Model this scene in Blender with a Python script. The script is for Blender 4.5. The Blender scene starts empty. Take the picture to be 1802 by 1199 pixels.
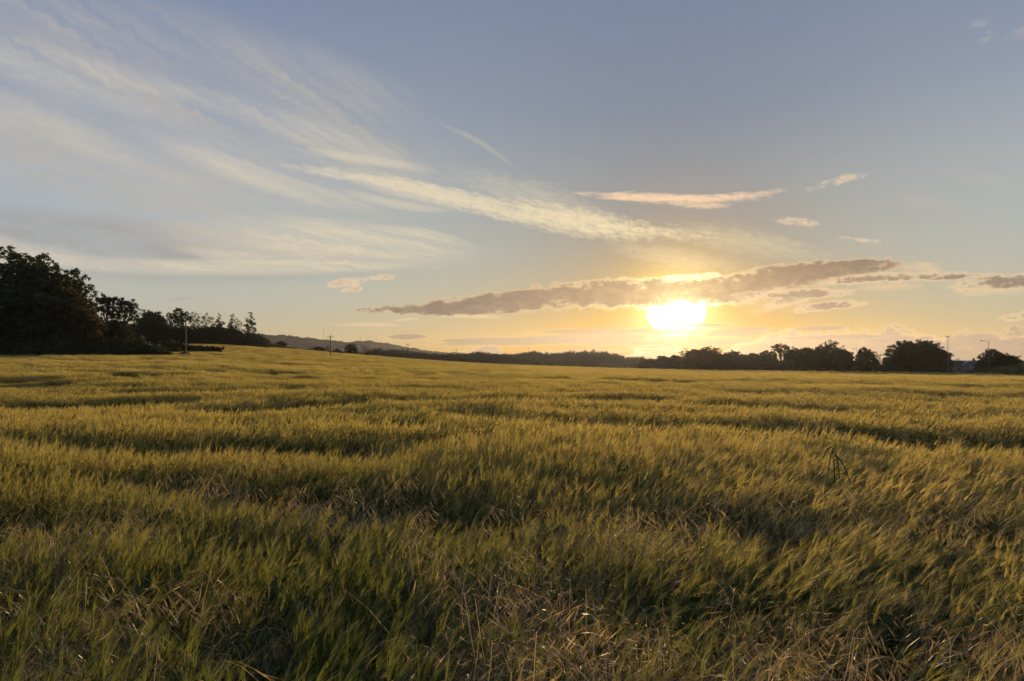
import bpy, math, random
import numpy as np
from mathutils import Vector

# ----------------------------------------------------------------- camera
FPX, HOR, CX = 1251.0, 652.0, 901.0          # focal length, horizon row and centre column of the 1802 px photograph
CAM_Z = 1.75
scene = bpy.context.scene
cam_d = bpy.data.cameras.new("camera"); cam = bpy.data.objects.new("camera", cam_d)
scene.collection.objects.link(cam); scene.camera = cam
cam_d.sensor_width = 36.0; cam_d.lens = 36.0 * FPX / 1802.0
cam_d.shift_y = (HOR - 599.5) / 1802.0
cam_d.clip_start = 0.05; cam_d.clip_end = 30000
cam.location = (0, 0, CAM_Z); cam.rotation_euler = (math.radians(90), 0, 0)

# ----------------------------------------------------------------- render
scene.render.resolution_x, scene.render.resolution_y = 1024, 681
scene.view_settings.view_transform = 'Standard'; scene.view_settings.look = 'None'
scene.view_settings.exposure = 0.0; scene.view_settings.gamma = 1.0
cy = scene.cycles
cy.max_bounces = 5; cy.diffuse_bounces = 3; cy.glossy_bounces = 2; cy.transmission_bounces = 4
cy.transparent_max_bounces = 8; cy.volume_bounces = 0
cy.use_denoising = True; cy.caustics_reflective = False; cy.caustics_refractive = False
cy.sample_clamp_indirect = 6.0

# ----------------------------------------------------------------- sun
SUN_AZ, SUN_EL = math.atan2(1190 - CX, FPX), math.radians(4.55)     # 13 degrees right of the view, low
SUNV = Vector((math.sin(SUN_AZ)*math.cos(SUN_EL), math.cos(SUN_AZ)*math.cos(SUN_EL), math.sin(SUN_EL)))
sun_d = bpy.data.lights.new("sun", 'SUN'); sun = bpy.data.objects.new("sun", sun_d)
scene.collection.objects.link(sun)
sun_d.energy = 5.0; sun_d.angle = math.radians(0.6); sun_d.color = (1.0, 0.735, 0.44)
sun.rotation_euler = SUNV.to_track_quat('Z', 'Y').to_euler()
sun.location = (60, 260, 40)

# ----------------------------------------------------------------- sky
world = bpy.data.worlds.new("World"); scene.world = world; world.use_nodes = True
wt = world.node_tree; wt.nodes.clear()
class G:
    """small helper to write node math"""
    def __init__(s, t): s.t = t
    def node(s, typ, **k):
        n = s.t.nodes.new(typ)
        for a, b in k.items(): setattr(n, a, b)
        return n
    def put(s, sock, v):
        if isinstance(v, bpy.types.NodeSocket): s.t.links.new(v, sock)
        elif v is not None: sock.default_value = v
    def m(s, op, a, b=None, c=None, clamp=False):
        n = s.node('ShaderNodeMath', operation=op, use_clamp=clamp)
        s.put(n.inputs[0], a); s.put(n.inputs[1], b); s.put(n.inputs[2], c)
        return n.outputs[0]
    def v(s, op, a, b=None, out=0):
        n = s.node('ShaderNodeVectorMath', operation=op)
        s.put(n.inputs[0], a); s.put(n.inputs[1], b)
        return n.outputs[out]
    def dot(s, a, b): return s.v('DOT_PRODUCT', a, b, 1)
    def xyz(s, x, y, z):
        n = s.node('ShaderNodeCombineXYZ'); s.put(n.inputs[0], x); s.put(n.inputs[1], y); s.put(n.inputs[2], z)
        return n.outputs[0]
    def step(s, x, a, b, lo=0.0, hi=1.0):
        n = s.node('ShaderNodeMapRange', interpolation_type='SMOOTHSTEP')
        s.put(n.inputs[0], x); s.put(n.inputs[1], a); s.put(n.inputs[2], b); s.put(n.inputs[3], lo); s.put(n.inputs[4], hi)
        return n.outputs[0]
    def mix(s, f, a, b, blend='MIX'):
        n = s.node('ShaderNodeMix', data_type='RGBA', blend_type=blend)
        s.put(n.inputs[0], f); s.put(n.inputs[6], a if not isinstance(a, tuple) else (*a, 1)); s.put(n.inputs[7], b if not isinstance(b, tuple) else (*b, 1))
        return n.outputs[2]
    def noise(s, vec, scale, detail=3, rough=.5, dist=0.0):
        n = s.node('ShaderNodeTexNoise'); s.put(n.inputs['Vector'], vec); n.inputs['Scale'].default_value = scale
        n.inputs['Detail'].default_value = detail; n.inputs['Roughness'].default_value = rough; n.inputs['Distortion'].default_value = dist
        return n.outputs[0]
    def ramp(s, x, stops, interp='LINEAR'):
        n = s.node('ShaderNodeValToRGB'); cr = n.color_ramp; cr.interpolation = interp
        s.put(n.inputs[0], x)
        while len(cr.elements) > 1: cr.elements.remove(cr.elements[-1])
        cr.elements[0].position = stops[0][0]; cr.elements[0].color = (*stops[0][1], 1)
        for p, c in stops[1:]: e = cr.elements.new(p); e.color = (*c, 1)
        return n.outputs[0]
def lin(*c): return tuple(((x/255)/12.92 if x/255 <= .04045 else ((x/255+.055)/1.055)**2.4) for x in c)

g = G(wt)
tc = g.node('ShaderNodeTexCoord').outputs['Generated']
sep = g.node('ShaderNodeSeparateXYZ'); wt.links.new(tc, sep.inputs[0])
az = g.m('MULTIPLY', g.m('ARCTAN2', sep.outputs[0], sep.outputs[1]), 57.29578)
el = g.m('MULTIPLY', g.m('ARCSINE', sep.outputs[2]), 57.29578)
cosg = g.dot(tc, tuple(SUNV))
gam = g.m('MULTIPLY', g.m('ARCCOSINE', g.m('MINIMUM', cosg, 0.999999)), 57.29578)      # degrees away from the sun
def sk(px, row):
    x, z = (px - CX) / FPX, (HOR - row) / FPX
    return math.degrees(math.atan(x)), math.degrees(math.atan2(z, math.hypot(1, x)))
sky_n = g.node('ShaderNodeTexSky', sky_type='NISHITA')
sky_n.sun_disc = False; sky_n.sun_elevation = SUN_EL; sky_n.sun_rotation = SUN_AZ
sky_n.air_density = 1.0; sky_n.dust_density = 1.6; sky_n.ozone_density = 2.0; sky_n.altitude = 50
#SKYBODY
# clear sky: Nishita plus the thin bright veil of high cloud that whitens it (by height above the horizon and distance from the sun)
eln = g.m('DIVIDE', el, 90.0, clamp=True)
veil = g.ramp(eln, [(0, (.50,.40,.30)), (2/90, (.51,.422,.322)), (5/90, (.443,.445,.42)), (9/90, (.389,.427,.47)), (14/90, (.335,.380,.462)),
                    (20/90, (.225,.280,.420)), (27/90, (.160,.215,.380)), (45/90, (.13,.18,.35)), (1, (.10,.14,.30))])
def expo(sig): return g.m('EXPONENT', g.m('MULTIPLY', gam, -1.0/sig))
e22, e9, e3, e14 = expo(22), expo(9), expo(3), expo(1.4)
def scol(f, c): return g.v('SCALE', c, None) if False else _scale(f, c)
def _scale(f, c):
    n = g.node('ShaderNodeVectorMath', operation='SCALE'); n.inputs[0].default_value = c; g.put(n.inputs['Scale'], f); return n.outputs[0]
def add(*a):
    r = a[0]
    for b in a[1:]: r = g.v('ADD', r, b)
    return r
nis = g.node('ShaderNodeVectorMath', operation='SCALE'); wt.links.new(sky_n.outputs[0], nis.inputs[0]); nis.inputs['Scale'].default_value = 0.018
sky = add(nis.outputs[0], veil, _scale(e22, (.265,.18,-.13)), _scale(e9, (-1.40,-1.13,-.50)), _scale(e3, (1.68,1.03,.19)))
low = g.m('MULTIPLY', e22, g.m('EXPONENT', g.m('MULTIPLY', g.m('MAXIMUM', el, 0), -1/8)))
sky = add(sky, _scale(low, (-.62,-.55,-.42)))
sky = g.v('MAXIMUM', sky, (.02,.02,.02))
clear_sky = sky

# sky coordinates (degrees) and three shared noises
uv = g.xyz(az, el, 0.0)
w0 = g.noise(uv, .22, 3, .55)
w1 = g.noise(g.xyz(g.m('ADD', az, 40), el, 3.0), 1.1, 3, .6)
warp = g.m('SUBTRACT', g.m('ADD', w0, w1), 1.0)
def along(deg, fl, fa, detail=4, rough=.6, seed=0.0, wamt=1.0):
    c, s_ = math.cos(math.radians(deg)), math.sin(math.radians(deg))
    a = g.dot(uv, (c*fl, s_*fl, 0)); b = g.m('MULTIPLY_ADD', warp, wamt*fa, g.dot(uv, (-s_*fa, c*fa, 0)))
    return g.noise(g.xyz(a, b, seed), 1.0, detail, rough)
va, ve = sk(1120, 500)                                    # the fibres of the fan run together towards this point
fx, fy = g.m('ADD', az, -va), g.m('ADD', el, -ve)
fang = g.m('MULTIPLY', g.m('ARCTAN2', fy, g.m('MULTIPLY', fx, -1.0)), 57.3)
frad = g.m('SQRT', g.m('ADD', g.m('MULTIPLY', fx, fx), g.m('MULTIPLY', fy, fy)))
fib = g.noise(g.xyz(g.m('MULTIPLY_ADD', warp, .55, g.m('MULTIPLY', fang, .19)), g.m('MULTIPLY', frad, .045), 1.7), 1.0, 5, .55)
fib2 = g.noise(g.xyz(g.m('MULTIPLY_ADD', warp, 1.6, g.m('MULTIPLY', fang, .85)), g.m('MULTIPLY', frad, .11), 4.0), 1.0, 4, .6)
streak = g.m('MULTIPLY_ADD', g.step(fib2, .32, .68), .75, .50)
feather = along(-12, .9, 3.0, 5, .72, 7.0, .5)            # cross feathering of the ice cloud
puff = g.noise(g.xyz(g.m('MULTIPLY', az, .62), el, 2.0), 1.35, 6, .62, .25)
puff2 = g.noise(g.xyz(g.m('MULTIPLY', az, .5), el, 9.0), 3.6, 4, .6, .3)
bars = along(2, .16, 1.5, 5, .6, 5.0, .5)

def lens(px0, r0, px1, r1, w, bend=0.0):
    """signed thickness of a lens-shaped cloud between two points of the sky; w half thickness and bend in hundredths of a radian/12.5"""
    a0, e0 = sk(px0, r0); a1, e1 = sk(px1, r1)
    dx, dy = a1-a0, e1-e0; L2 = dx*dx+dy*dy; L = math.sqrt(L2)
    k = math.degrees(1/FPX); W = w*k; B = bend*k
    s_ = g.dot(uv1, (dx/L2, dy/L2, -(a0*dx+e0*dy)/L2))
    t_ = g.dot(uv1, (-dy/L, dx/L, (a0*dy-e0*dx)/L))
    prof = g.m('MULTIPLY', g.m('MULTIPLY_ADD', s_, -4.0, 4.0), s_)
    t2 = g.m('MULTIPLY_ADD', prof, -B/W, g.m('DIVIDE', t_, W))
    return g.m('MULTIPLY_ADD', g.m('MULTIPLY', t2, t2), -1.0, prof)
uv1 = g.xyz(az, el, 1.0)
def union(ls):
    d = None
    for l in ls:
        x = lens(*l); d = x if d is None else g.m('MAXIMUM', d, x)
    return d
def noisy(d, *nz):
    for n, a in nz: d = g.m('ADD', d, g.m('MULTIPLY', g.m('SUBTRACT', n, .5), a))
    return d

# colours of the clouds: all get warmer and brighter towards the sun
CIR = add((.47,.44,.41), _scale(e22, (.28,.19,-.02)), _scale(e9, (.1,.04,-.05)))
CIRW = add((.68,.62,.50), _scale(e22, (.16,.06,-.10)), _scale(e9, (.1,.05,-.05)))
RIM = add((.68,.46,.27), _scale(e22, (.15,.08,-.02)), _scale(e3, (2.2,1.9,1.0)), _scale(e14, (2.5,2.1,1.2)))
CORE = add((.135,.104,.096), _scale(e9, (.20,.09,.0)), _scale(e3, (.12,.05,-.03)))
BANK = add((.27,.215,.20), _scale(e9, (.28,.12,-.02)), _scale(e22, (.06,.0,-.06)))
GREY = add((.335,.325,.335), _scale(e22, (.2,.12,0)))

def layer(sky, d, lo, hi, col, op): return g.mix(g.m('MULTIPLY', g.step(d, lo, hi), op), sky, col)

# --- the great fan of thin cirrus on the left
fo = g.step(fib, .38, .68)
fine = g.m('MULTIPLY', g.m('MULTIPLY_ADD', g.m('SUBTRACT', feather, .5), .35, 1.0), streak)
d = union([(-260,-60, 700,200, 80, 6), (-260,20, 760,300, 85, 6), (-300,150, 680,390, 95, 10)])
sky = layer(sky, d, -.6, 1.0, CIR, g.m('MULTIPLY', g.m('MULTIPLY_ADD', fo, .50, .26), fine))
d = union([(-300,205, 600,420, 66, 26)])
sky = layer(sky, noisy(d, (fib, 1.5)), -.3, 1.3, CIR, g.m('MULTIPLY', g.m('MULTIPLY_ADD', fo, .34, .52), fine))
d = union([(-260,-6, 330,226, 26, 3), (-120,130, 372,352, 22, 6), (300,150, 700,284, 20, 3), (-200,20, 560,232, 16, 10), (300,220, 560,368, 20, 2), (-300,128, 120,232, 22, 4)])
sky = layer(sky, noisy(d, (fib, 1.5), (feather, 1.1)), -.75, 1.7, (.56,.53,.485), g.m('MULTIPLY', streak, .55))
d = union([(200,215, 680,372, 20, -8), (330,262, 600,350, 18, -8)])
sky = layer(sky, noisy(d, (fib, 1.0), (feather, .6)), -.4, 1.4, CIRW, g.m('MULTIPLY', streak, .5))
d = union([(-560,334, 800,450, 56, -14)])
sky = layer(sky, noisy(d, (fib, 1.2)), -.15, 1.0, GREY, g.m('MULTIPLY', streak, .72))
d = union([(-420,408, 860,450, 15, -19), (230,400, 868,448, 44, 8), (600,402, 862,440, 12, 12)])
sky = layer(sky, noisy(d, (fib, 1.3), (feather, .7)), -.2, 1.3, CIRW, g.m('MULTIPLY', streak, .74))
d = union([(285,432, 520,462, 13, -4), (-220,424, 200,462, 20, 2), (-100,395, 95,452, 18, -5), (330,458, 640,462, 6, 0)])
sky = layer(sky, noisy(d, (fib, .6), (feather, 1.4)), -.1, 1.4, CIRW, .62)
# curved wisp
d = union([(770,218, 905,296, 5, 9)])
sky = layer(sky, noisy(d, (feather, 1.0)), -.5, 1.6, CIR, .42)
d = union([(520,262, 760,300, 9, 2), (600,332, 800,370, 9, -7), (620,318, 850,362, 12, -2)])
sky = layer(sky, noisy(d, (feather, .9)), -.4, 1.3, CIRW, .5)
# --- the bright feathered streak
d = union([(486,292, 900,366, 11, 10), (560,296, 1010,392, 15, 6), (700,332, 1245,416, 16, -6), (830,352, 1180,412, 25, -4)])
sky = layer(sky, noisy(d, (feather, 2.6), (fib, .5)), -.25, 1.2, CIRW, .85)
d = union([(780,300, 1120,408, 30, 4), (1060,428, 1330,470, 20, -6), (1150,402, 1460,452, 24, 4)])
sky = layer(sky, noisy(d, (feather, 2.6)), -.3, 1.9, CIRW, .42)
# --- small lens clouds above the sun
d = union([(1004,340, 1330,351, 9, -1), (1120,356, 1400,332, 8, -5), (1140,352, 1300,360, 9, -2)])
sky = layer(sky, noisy(d, (bars, 2.4), (feather, 1.5)), -.1, 1.1, add((.80,.54,.36), _scale(e9, (.35,.25,.1))), .85)
d = union([(1412,338, 1530,306, 8, 2), (1350,388, 1450,396, 8, 2), (1470,416, 1560,428, 4, 0)])
sky = layer(sky, noisy(d, (puff, 2.6), (puff2, 2.4), (feather, 1.5)), 0, 1.4, (.72,.54,.38), .8)
d = union([(1700,48, 1745,42, 9, 2), (1712,76, 1750,68, 8, 2), (1775,66, 1840,48, 12, 2), (1730,54,1745,60,5,0)])
sky = layer(sky, noisy(d, (puff, 2.4), (puff2, 2.6)), 0, 1.5, (.42,.40,.42), .6)
d = union([(1560,340, 1700,366, 14, 0), (1640,300, 1840,330, 14, 0), (900,318, 1010,324, 4, 0)])
sky = layer(sky, noisy(d, (feather, 1.2)), 0, 1.6, (.47,.45,.42), .4)
# --- puffs on the left
d = union([(565,506, 650,494, 9, 3), (640,490, 698,487, 6, 0), (590,512, 640,508, 5, 0)])
dn = noisy(d, (puff, 3.0), (puff2, 2.6))
sky = layer(sky, dn, -.1, .9, (.80,.58,.36), .8); sky = layer(sky, dn, .55, 1.4, (.42,.33,.28), .55)
d = union([(296,530, 336,524, 4, 0)]); sky = layer(sky, noisy(d, (puff, 2.0)), -.1, 1.2, (.36,.33,.33), .45)
d = union([(560,572, 740,574, 5, 2), (690,566, 740,560, 4, 1), (745,556, 900,560, 5, 2)])
sky = layer(sky, noisy(d, (bars, 2.0)), 0, 1.3, (.85,.62,.36), .45)
# --- the sun itself behind the clouds: a blown out disc and its aureole
gx, gy = g.m('ADD', az, -math.degrees(SUN_AZ)), g.m('MULTIPLY', g.m('ADD', el, -math.degrees(SUN_EL)), 1.25)
gsq = g.m('SQRT', g.m('ADD', g.m('MULTIPLY', gx, gx), g.m('MULTIPLY', gy, gy)))
sky = add(sky, _scale(g.step(gsq, 2.5, 1.1), (6, 5.6, 4.6)), _scale(e14, (1.8, 1.6, .7)))
# --- horizon bank of cumulus on the right and left
d = union([(1230,650, 1640,622, 40, 14), (1380,630, 1720,628, 46, 0), (1560,650, 2100,640, 50, 6), (1640,612, 1790,604, 16, 5), (1790,600, 1900,606, 16, 4), (760,650, 910,644, 26, 8), (838,622, 884,618, 10, 4), (1080,645, 1220,634, 22, 9)])
dn = noisy(d, (puff, 2.4), (w1, 1.0), (puff2, .5))
sky = layer(sky, dn, -.1, .25, RIM, .42); sky = layer(sky, dn, .05, .6, BANK, g.m('MULTIPLY_ADD', puff, .5, .55))
# --- low thin bars
d = union([(770,606, 1200,590, 9, 1), (940,585, 1180,583, 6, 1), (1230,590, 1360,586, 5, 1), (1230,588, 1360,578, 5, 1), (1090,583, 1240,580, 7, -1), (1390,580, 1490,577, 5, 0), (680,594, 760,592, 5, 0), (960,604, 1400,598, 5, -1), (1120,612, 1330,602, 4, 0), (760,600, 1000,596, 4, 0), (1180,574, 1300,571, 3, 0), (1340,596, 1560,592, 4, 0), (880,626, 1100,618, 5, 0)])
dn = noisy(d, (bars, 1.7), (puff, .5))
sky = layer(sky, dn, -.4, .4, RIM, .28); sky = layer(sky, dn, -.1, .55, add((.27,.20,.15), _scale(e9, (.18,.05,-.07))), .85)
# --- the long dark bar across the sun, its branches, and the scraps to the right
d = union([(645,546, 1010,536, 12, -1), (730,544, 1080,518, 18, 5), (830,536, 1330,500, 24, 5), (960,528, 1460,500, 25, 2), (1200,512, 1600,464, 20, 3), (1400,478, 1580,462, 9, 3)])
dn = noisy(d, (puff, 1.9), (bars, 1.3), (w1, .5), (puff2, .7))
sky = layer(sky, dn, -.22, .30, RIM, g.m('MULTIPLY_ADD', e9, .45, .42)); sky = layer(sky, dn, -.02, .62, CORE, g.m('MULTIPLY_ADD', g.step(puff, .36, .6), .14, .80))
d = union([(1440,496, 1700,484, 8, 2), (1620,494, 1730,484, 4, 1), (1290,522, 1500,514, 9, 0), (1396,546, 1512,534, 8, 1), (1680,502, 1900,494, 13, 3), (1350,536, 1420,528, 8, 2), (1760,560, 1860,548, 7, 0)])
dn = noisy(d, (puff, 2.3), (bars, 1.6), (puff2, 1.6))
sky = layer(sky, dn, -.5, .3, (.72,.52,.31), .62); sky = layer(sky, dn, .3, .9, CORE, .8)
d = union([(1300,552, 1440,524, 14, 0), (1560,470, 1680,482, 12, 4), (1480,506, 1640,500, 10, 0), (1660,514, 1820,514, 8, 0), (1270,540, 1360,530, 8, 0)])
sky = layer(sky, noisy(d, (puff, 2.4)), .1, 1.2, (.78,.55,.30), .5)
# bright broken edge above the sun
d = union([(1142,493, 1292,482, 6, 2), (1150,499, 1215,492, 4, 1), (1215,540, 1290,536, 5, 2), (1120,582, 1260,578, 4, 1)])
sky = layer(sky, noisy(d, (puff, 4.2), (feather, 1.6)), .30, 1.1, add((.95,.74,.42), _scale(e14, (1.6,1.5,1.1))), .95)
# glare of the low sun in the air in front of the clouds
sky = add(sky, _scale(e14, (.7, .58, .25)), _scale(e3, (.05, .035, .012)))

def background(col):
    b = g.node('ShaderNodeBackground'); b.inputs[1].default_value = 0.1
    t = g.node('ShaderNodeVectorMath', operation='SCALE'); wt.links.new(col, t.inputs[0]); t.inputs['Scale'].default_value = 10.0
    wt.links.new(t.outputs[0], b.inputs[0]); return b.outputs[0]
# the cloudy part of the sky is only worked out where there are clouds; elsewhere the clear sky is used (saves time)
inside = g.m('MULTIPLY', g.m('LESS_THAN', g.m('ABSOLUTE', g.m('ADD', az, 6)), 52), g.m('LESS_THAN', g.m('ABSOLUTE', g.m('SUBTRACT', el, 15.5)), 17))
mx = g.node('ShaderNodeMixShader'); wt.links.new(inside, mx.inputs[0]); wt.links.new(background(clear_sky), mx.inputs[1]); wt.links.new(background(sky), mx.inputs[2])
wo = g.node('ShaderNodeOutputWorld'); wt.links.new(mx.outputs[0], wo.inputs[0])
world.cycles.sampling_method = 'MANUAL'; world.cycles.sample_map_resolution = 512
# ================================================================= helpers
rng = np.random.default_rng(7)
col = scene.collection
def tag(o, label=None, cat=None, group=None, kind=None):
    for k, v in (('label', label), ('category', cat), ('group', group), ('kind', kind)):
        if v: o[k] = v
    return o
def mesh_from(name, V, F, mats=(), midx=None, smooth=False, attrs=None):
    """V (n,3) array; F list of (m,k) index arrays (tris and quads)"""
    me = bpy.data.meshes.new(name)
    V = np.asarray(V, np.float32)
    F = [np.asarray(f, np.int32) for f in F if len(f)]
    me.vertices.add(len(V)); me.vertices.foreach_set('co', V.ravel())
    loops = np.concatenate([f.ravel() for f in F]); sizes = np.concatenate([np.full(len(f), f.shape[1]) for f in F])
    me.loops.add(len(loops)); me.loops.foreach_set('vertex_index', loops)
    me.polygons.add(len(sizes))
    st = np.concatenate([[0], np.cumsum(sizes)[:-1]]).astype(np.int32)
    me.polygons.foreach_set('loop_start', st); me.polygons.foreach_set('loop_total', sizes.astype(np.int32))
    for m_ in mats: me.materials.append(m_)
    if midx is not None: me.polygons.foreach_set('material_index', np.asarray(midx, np.int32))
    if smooth: me.polygons.foreach_set('use_smooth', np.ones(len(sizes), bool))
    for k, (typ, dom, arr) in (attrs or {}).items():
        at = me.attributes.new(k, typ, dom); at.data.foreach_set('vector' if typ == 'FLOAT_VECTOR' else 'value', np.asarray(arr).ravel())
    me.update(calc_edges=True)
    return me
class MB:
    """collects vertices and faces of one mesh"""
    def __init__(s): s.v, s.q, s.t, s.n = [], [], [], 0
    def add(s, V, quads=None, tris=None):
        s.v.append(np.asarray(V, float))
        if quads is not None and len(quads): s.q.append(np.asarray(quads) + s.n)
        if tris is not None and len(tris): s.t.append(np.asarray(tris) + s.n)
        s.n += len(V)
    def box(s, c, d, rz=0.0):
        x, y, z = [q/2 for q in d]
        P = np.array([(i*x, j*y, k*z) for i in (-1, 1) for j in (-1, 1) for k in (-1, 1)])
        R = np.array([[math.cos(rz), -math.sin(rz), 0], [math.sin(rz), math.cos(rz), 0], [0, 0, 1]])
        s.add(P @ R.T + np.array(c), [(0,1,3,2), (4,6,7,5), (0,4,5,1), (2,3,7,6), (0,2,6,4), (1,5,7,3)])
    def tube(s, pts, rad, n=6, cap=True):
        pts = np.asarray(pts, float); rad = np.broadcast_to(rad, (len(pts),))
        T = np.gradient(pts, axis=0) if len(pts) > 2 else np.repeat([pts[-1]-pts[0]], len(pts), 0)
        T /= np.linalg.norm(T, axis=1)[:, None] + 1e-9
        ref = np.array([0, 0, 1.0]) if abs(T[0][2]) < .9 else np.array([1.0, 0, 0])
        A = np.cross(T, ref); A /= np.linalg.norm(A, axis=1)[:, None] + 1e-9; B = np.cross(T, A)
        a = np.arange(n)*2*math.pi/n
        V = (pts[:, None] + rad[:, None, None]*(np.cos(a)[None, :, None]*A[:, None] + np.sin(a)[None, :, None]*B[:, None])).reshape(-1, 3)
        i = np.arange(len(pts)-1)[:, None]*n; j = np.arange(n)[None]; k = (j+1) % n
        Q = np.stack([i+j, i+k, i+n+k, i+n+j], -1).reshape(-1, 4)
        s.add(V, Q)
        if cap:
            s.q.append(np.array([[s.n-n+t for t in range(4)]])) if n == 4 else s.t.append(np.array([[s.n-n, s.n-n+t, s.n-n+t+1] for t in range(1, n-1)]))
    def mesh(s, name, mats=(), smooth=False):
        return mesh_from(name, np.concatenate(s.v), ([np.concatenate(s.q)] if s.q else []) + ([np.concatenate(s.t)] if s.t else []), mats, smooth=smooth)
    def build(s, name, m_, parent=None, smooth=False):
        o = bpy.data.objects.new(name, s.mesh(name, (m_,), smooth)); col.objects.link(o)
        if parent: o.parent = parent
        return o
def thing(name, loc, label, cat, group=None, rz=0.0):
    o = bpy.data.objects.new(name, None); col.objects.link(o); o.location = loc; o.rotation_euler = (0, 0, rz)
    o.empty_display_size = .5
    return tag(o, label, cat, group)

# ================================================================= materials
def new_mat(name):
    m_ = bpy.data.materials.new(name); m_.use_nodes = True; m_.node_tree.nodes.clear(); return m_, G(m_.node_tree)
def plain(name, c, rough=.8, spec=.3, noise_amt=.25, scale=3.0):
    m_, q = new_mat(name); b = q.node('ShaderNodeBsdfPrincipled'); o = q.node('ShaderNodeOutputMaterial')
    tcn = q.node('ShaderNodeTexCoord').outputs['Object']
    nz = q.noise(tcn, scale, 4, .6)
    cc = q.mix(q.step(nz, .3, .7), tuple(x*(1-noise_amt) for x in c), tuple(x*(1+noise_amt) for x in c))
    q.put(b.inputs['Base Color'], cc); b.inputs['Roughness'].default_value = rough; b.inputs['Specular IOR Level'].default_value = spec
    m_.node_tree.links.new(b.outputs[0], o.inputs[0]); return m_
def leafy(name, c0, c1, trans=.5, tmul=(1.25, 1.15, .6), gloss=.06, rough=.45, attr='tone', inst=.35, green=None):
    """thin plant tissue: reflects and lets light through; tone is a per-leaf colour variation stored on the mesh"""
    m_, q = new_mat(name); o = q.node('ShaderNodeOutputMaterial')
    at = q.node('ShaderNodeAttribute', attribute_name=attr).outputs['Fac']
    oi = q.node('ShaderNodeObjectInfo').outputs['Random']
    f = q.m('ADD', q.m('MULTIPLY', at, 1-inst), q.m('MULTIPLY', oi, inst), clamp=True)
    cc = q.mix(f, c0, c1)
    if green:          # ripeness drifts and greener near margin, plus painted sun glow rightward and foreground shade
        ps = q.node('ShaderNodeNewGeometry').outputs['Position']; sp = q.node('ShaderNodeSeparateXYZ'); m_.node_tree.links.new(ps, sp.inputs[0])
        ripe_glow = q.m('ADD', q.step(sp.outputs[1], .8, 11.0, 0, .82), q.step(sp.outputs[0], -.2, 3.2, 0, .45))
        ripe_glow = q.m('ADD', ripe_glow, q.m('MULTIPLY', q.m('SUBTRACT', q.noise(ps, .14, 3, .6), .5), 1.3), clamp=True)
        cc = q.mix(ripe_glow, q.v('MULTIPLY', cc, green), cc)
    tt = q.v('MULTIPLY', cc, tmul)
    d = q.node('ShaderNodeBsdfDiffuse'); q.put(d.inputs[0], cc)
    t = q.node('ShaderNodeBsdfTranslucent'); q.put(t.inputs[0], tt)
    mxs = q.node('ShaderNodeMixShader'); mxs.inputs[0].default_value = trans
    L = m_.node_tree.links.new; L(d.outputs[0], mxs.inputs[1]); L(t.outputs[0], mxs.inputs[2])
    if gloss > 0:
        gl = q.node('ShaderNodeBsdfGlossy'); gl.inputs['Roughness'].default_value = rough; q.put(gl.inputs[0], (.9, .85, .7, 1))
        m2 = q.node('ShaderNodeMixShader'); m2.inputs[0].default_value = gloss
        L(mxs.outputs[0], m2.inputs[1]); L(gl.outputs[0], m2.inputs[2]); L(m2.outputs[0], o.inputs[0])
    else: L(mxs.outputs[0], o.inputs[0])
    return m_

# ================================================================= the lie of the land
# height of the top of the crop, by direction and distance (metres), measured from the way the field rolls in the photograph
CROP = .70
tcol = np.array([-1400, -600, 0, 150, 300, 400, 480, 600, 720, 850, 1000, 1200, 1500, 1802, 2400, 3200], float)
tdis = np.array([0, 14, 30, 60, 100, 150, 215, 265, 300, 400, 450, 700, 1100], float)
tz = {   -1400: [.84,.84,.88,1.4,2.4,3.9,5.0,6.0,6.5,7,7,7,7],
    -600: [.84,.84,.90,1.6,2.9,4.9,6.5,7.5,8,8,8,8,8],
    0:    [.84,.84,.92,1.65,3.1,5.1,7.0,8.5,9.5,10,10,8,8],
    150:  [.84,.84,.92,1.65,3.1,5.1,7.4,9.5,11,12.5,12,10,8],
    300:  [.84,.84,.92,1.60,3.0,4.8,8.4,12.0,14.3,17,17,14,8],
    400:  [.84,.84,.92,1.50,2.6,4.3,7.6,10.6,13.0,17,17,14,8],
    480:  [.84,.84,.90,1.40,2.3,3.9,6.4,8.7,10.5,14.9,15.5,13,7],
    600:  [.84,.84,.88,1.20,1.9,3.1,4.9,6.4,7.9,11.8,12.2,10,6],
    720:  [.84,.84,.86,1.10,1.7,2.5,3.7,4.7,5.6,8.4,8.8,8,5],
    850:  [.84,.84,.84,1.00,1.5,2.0,2.8,3.4,3.9,5.5,5.6,5,4],
    1000: [.84,.84,.84,.92,1.2,1.55,2.0,2.4,2.7,3.7,3.7,3.5,3],
    1200: [.84,.84,.84,.86,1.0,1.23,1.5,1.7,1.8,1.9,1.9,2,2],
    1500: [.84,.84,.82,.80,.82,.84,.80,.70,.6,.6,.6,.8,1],
    1802: [.84,.84,.80,.66,.46,.27,.2,.2,.2,.2,.2,.5,1],
    2400: [.84,.84,.78,.5,.3,.1,.1,.1,.1,.1,.1,.4,1],
    3200: [.84,.84,.78,.5,.3,.1,.1,.1,.1,.1,.1,.4,1]}
_th = np.linspace(-70, 70, 281); _lr = np.linspace(math.log(6), math.log(1200), 240)
_pxs = CX + FPX*np.tan(np.radians(_th))
_tab = np.zeros((len(_th), len(_lr)))
_colz = np.array([tz[int(c)] for c in tcol]); _colz = _colz + np.interp(tdis, [0, 14, 60], [-.14, -.14, .10])[None]
for j, lr in enumerate(_lr):
    Yd = math.exp(lr)
    cz = np.array([np.interp(Yd, tdis, r) for r in _colz])
    _tab[:, j] = np.interp(_pxs, tcol, cz)
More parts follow.
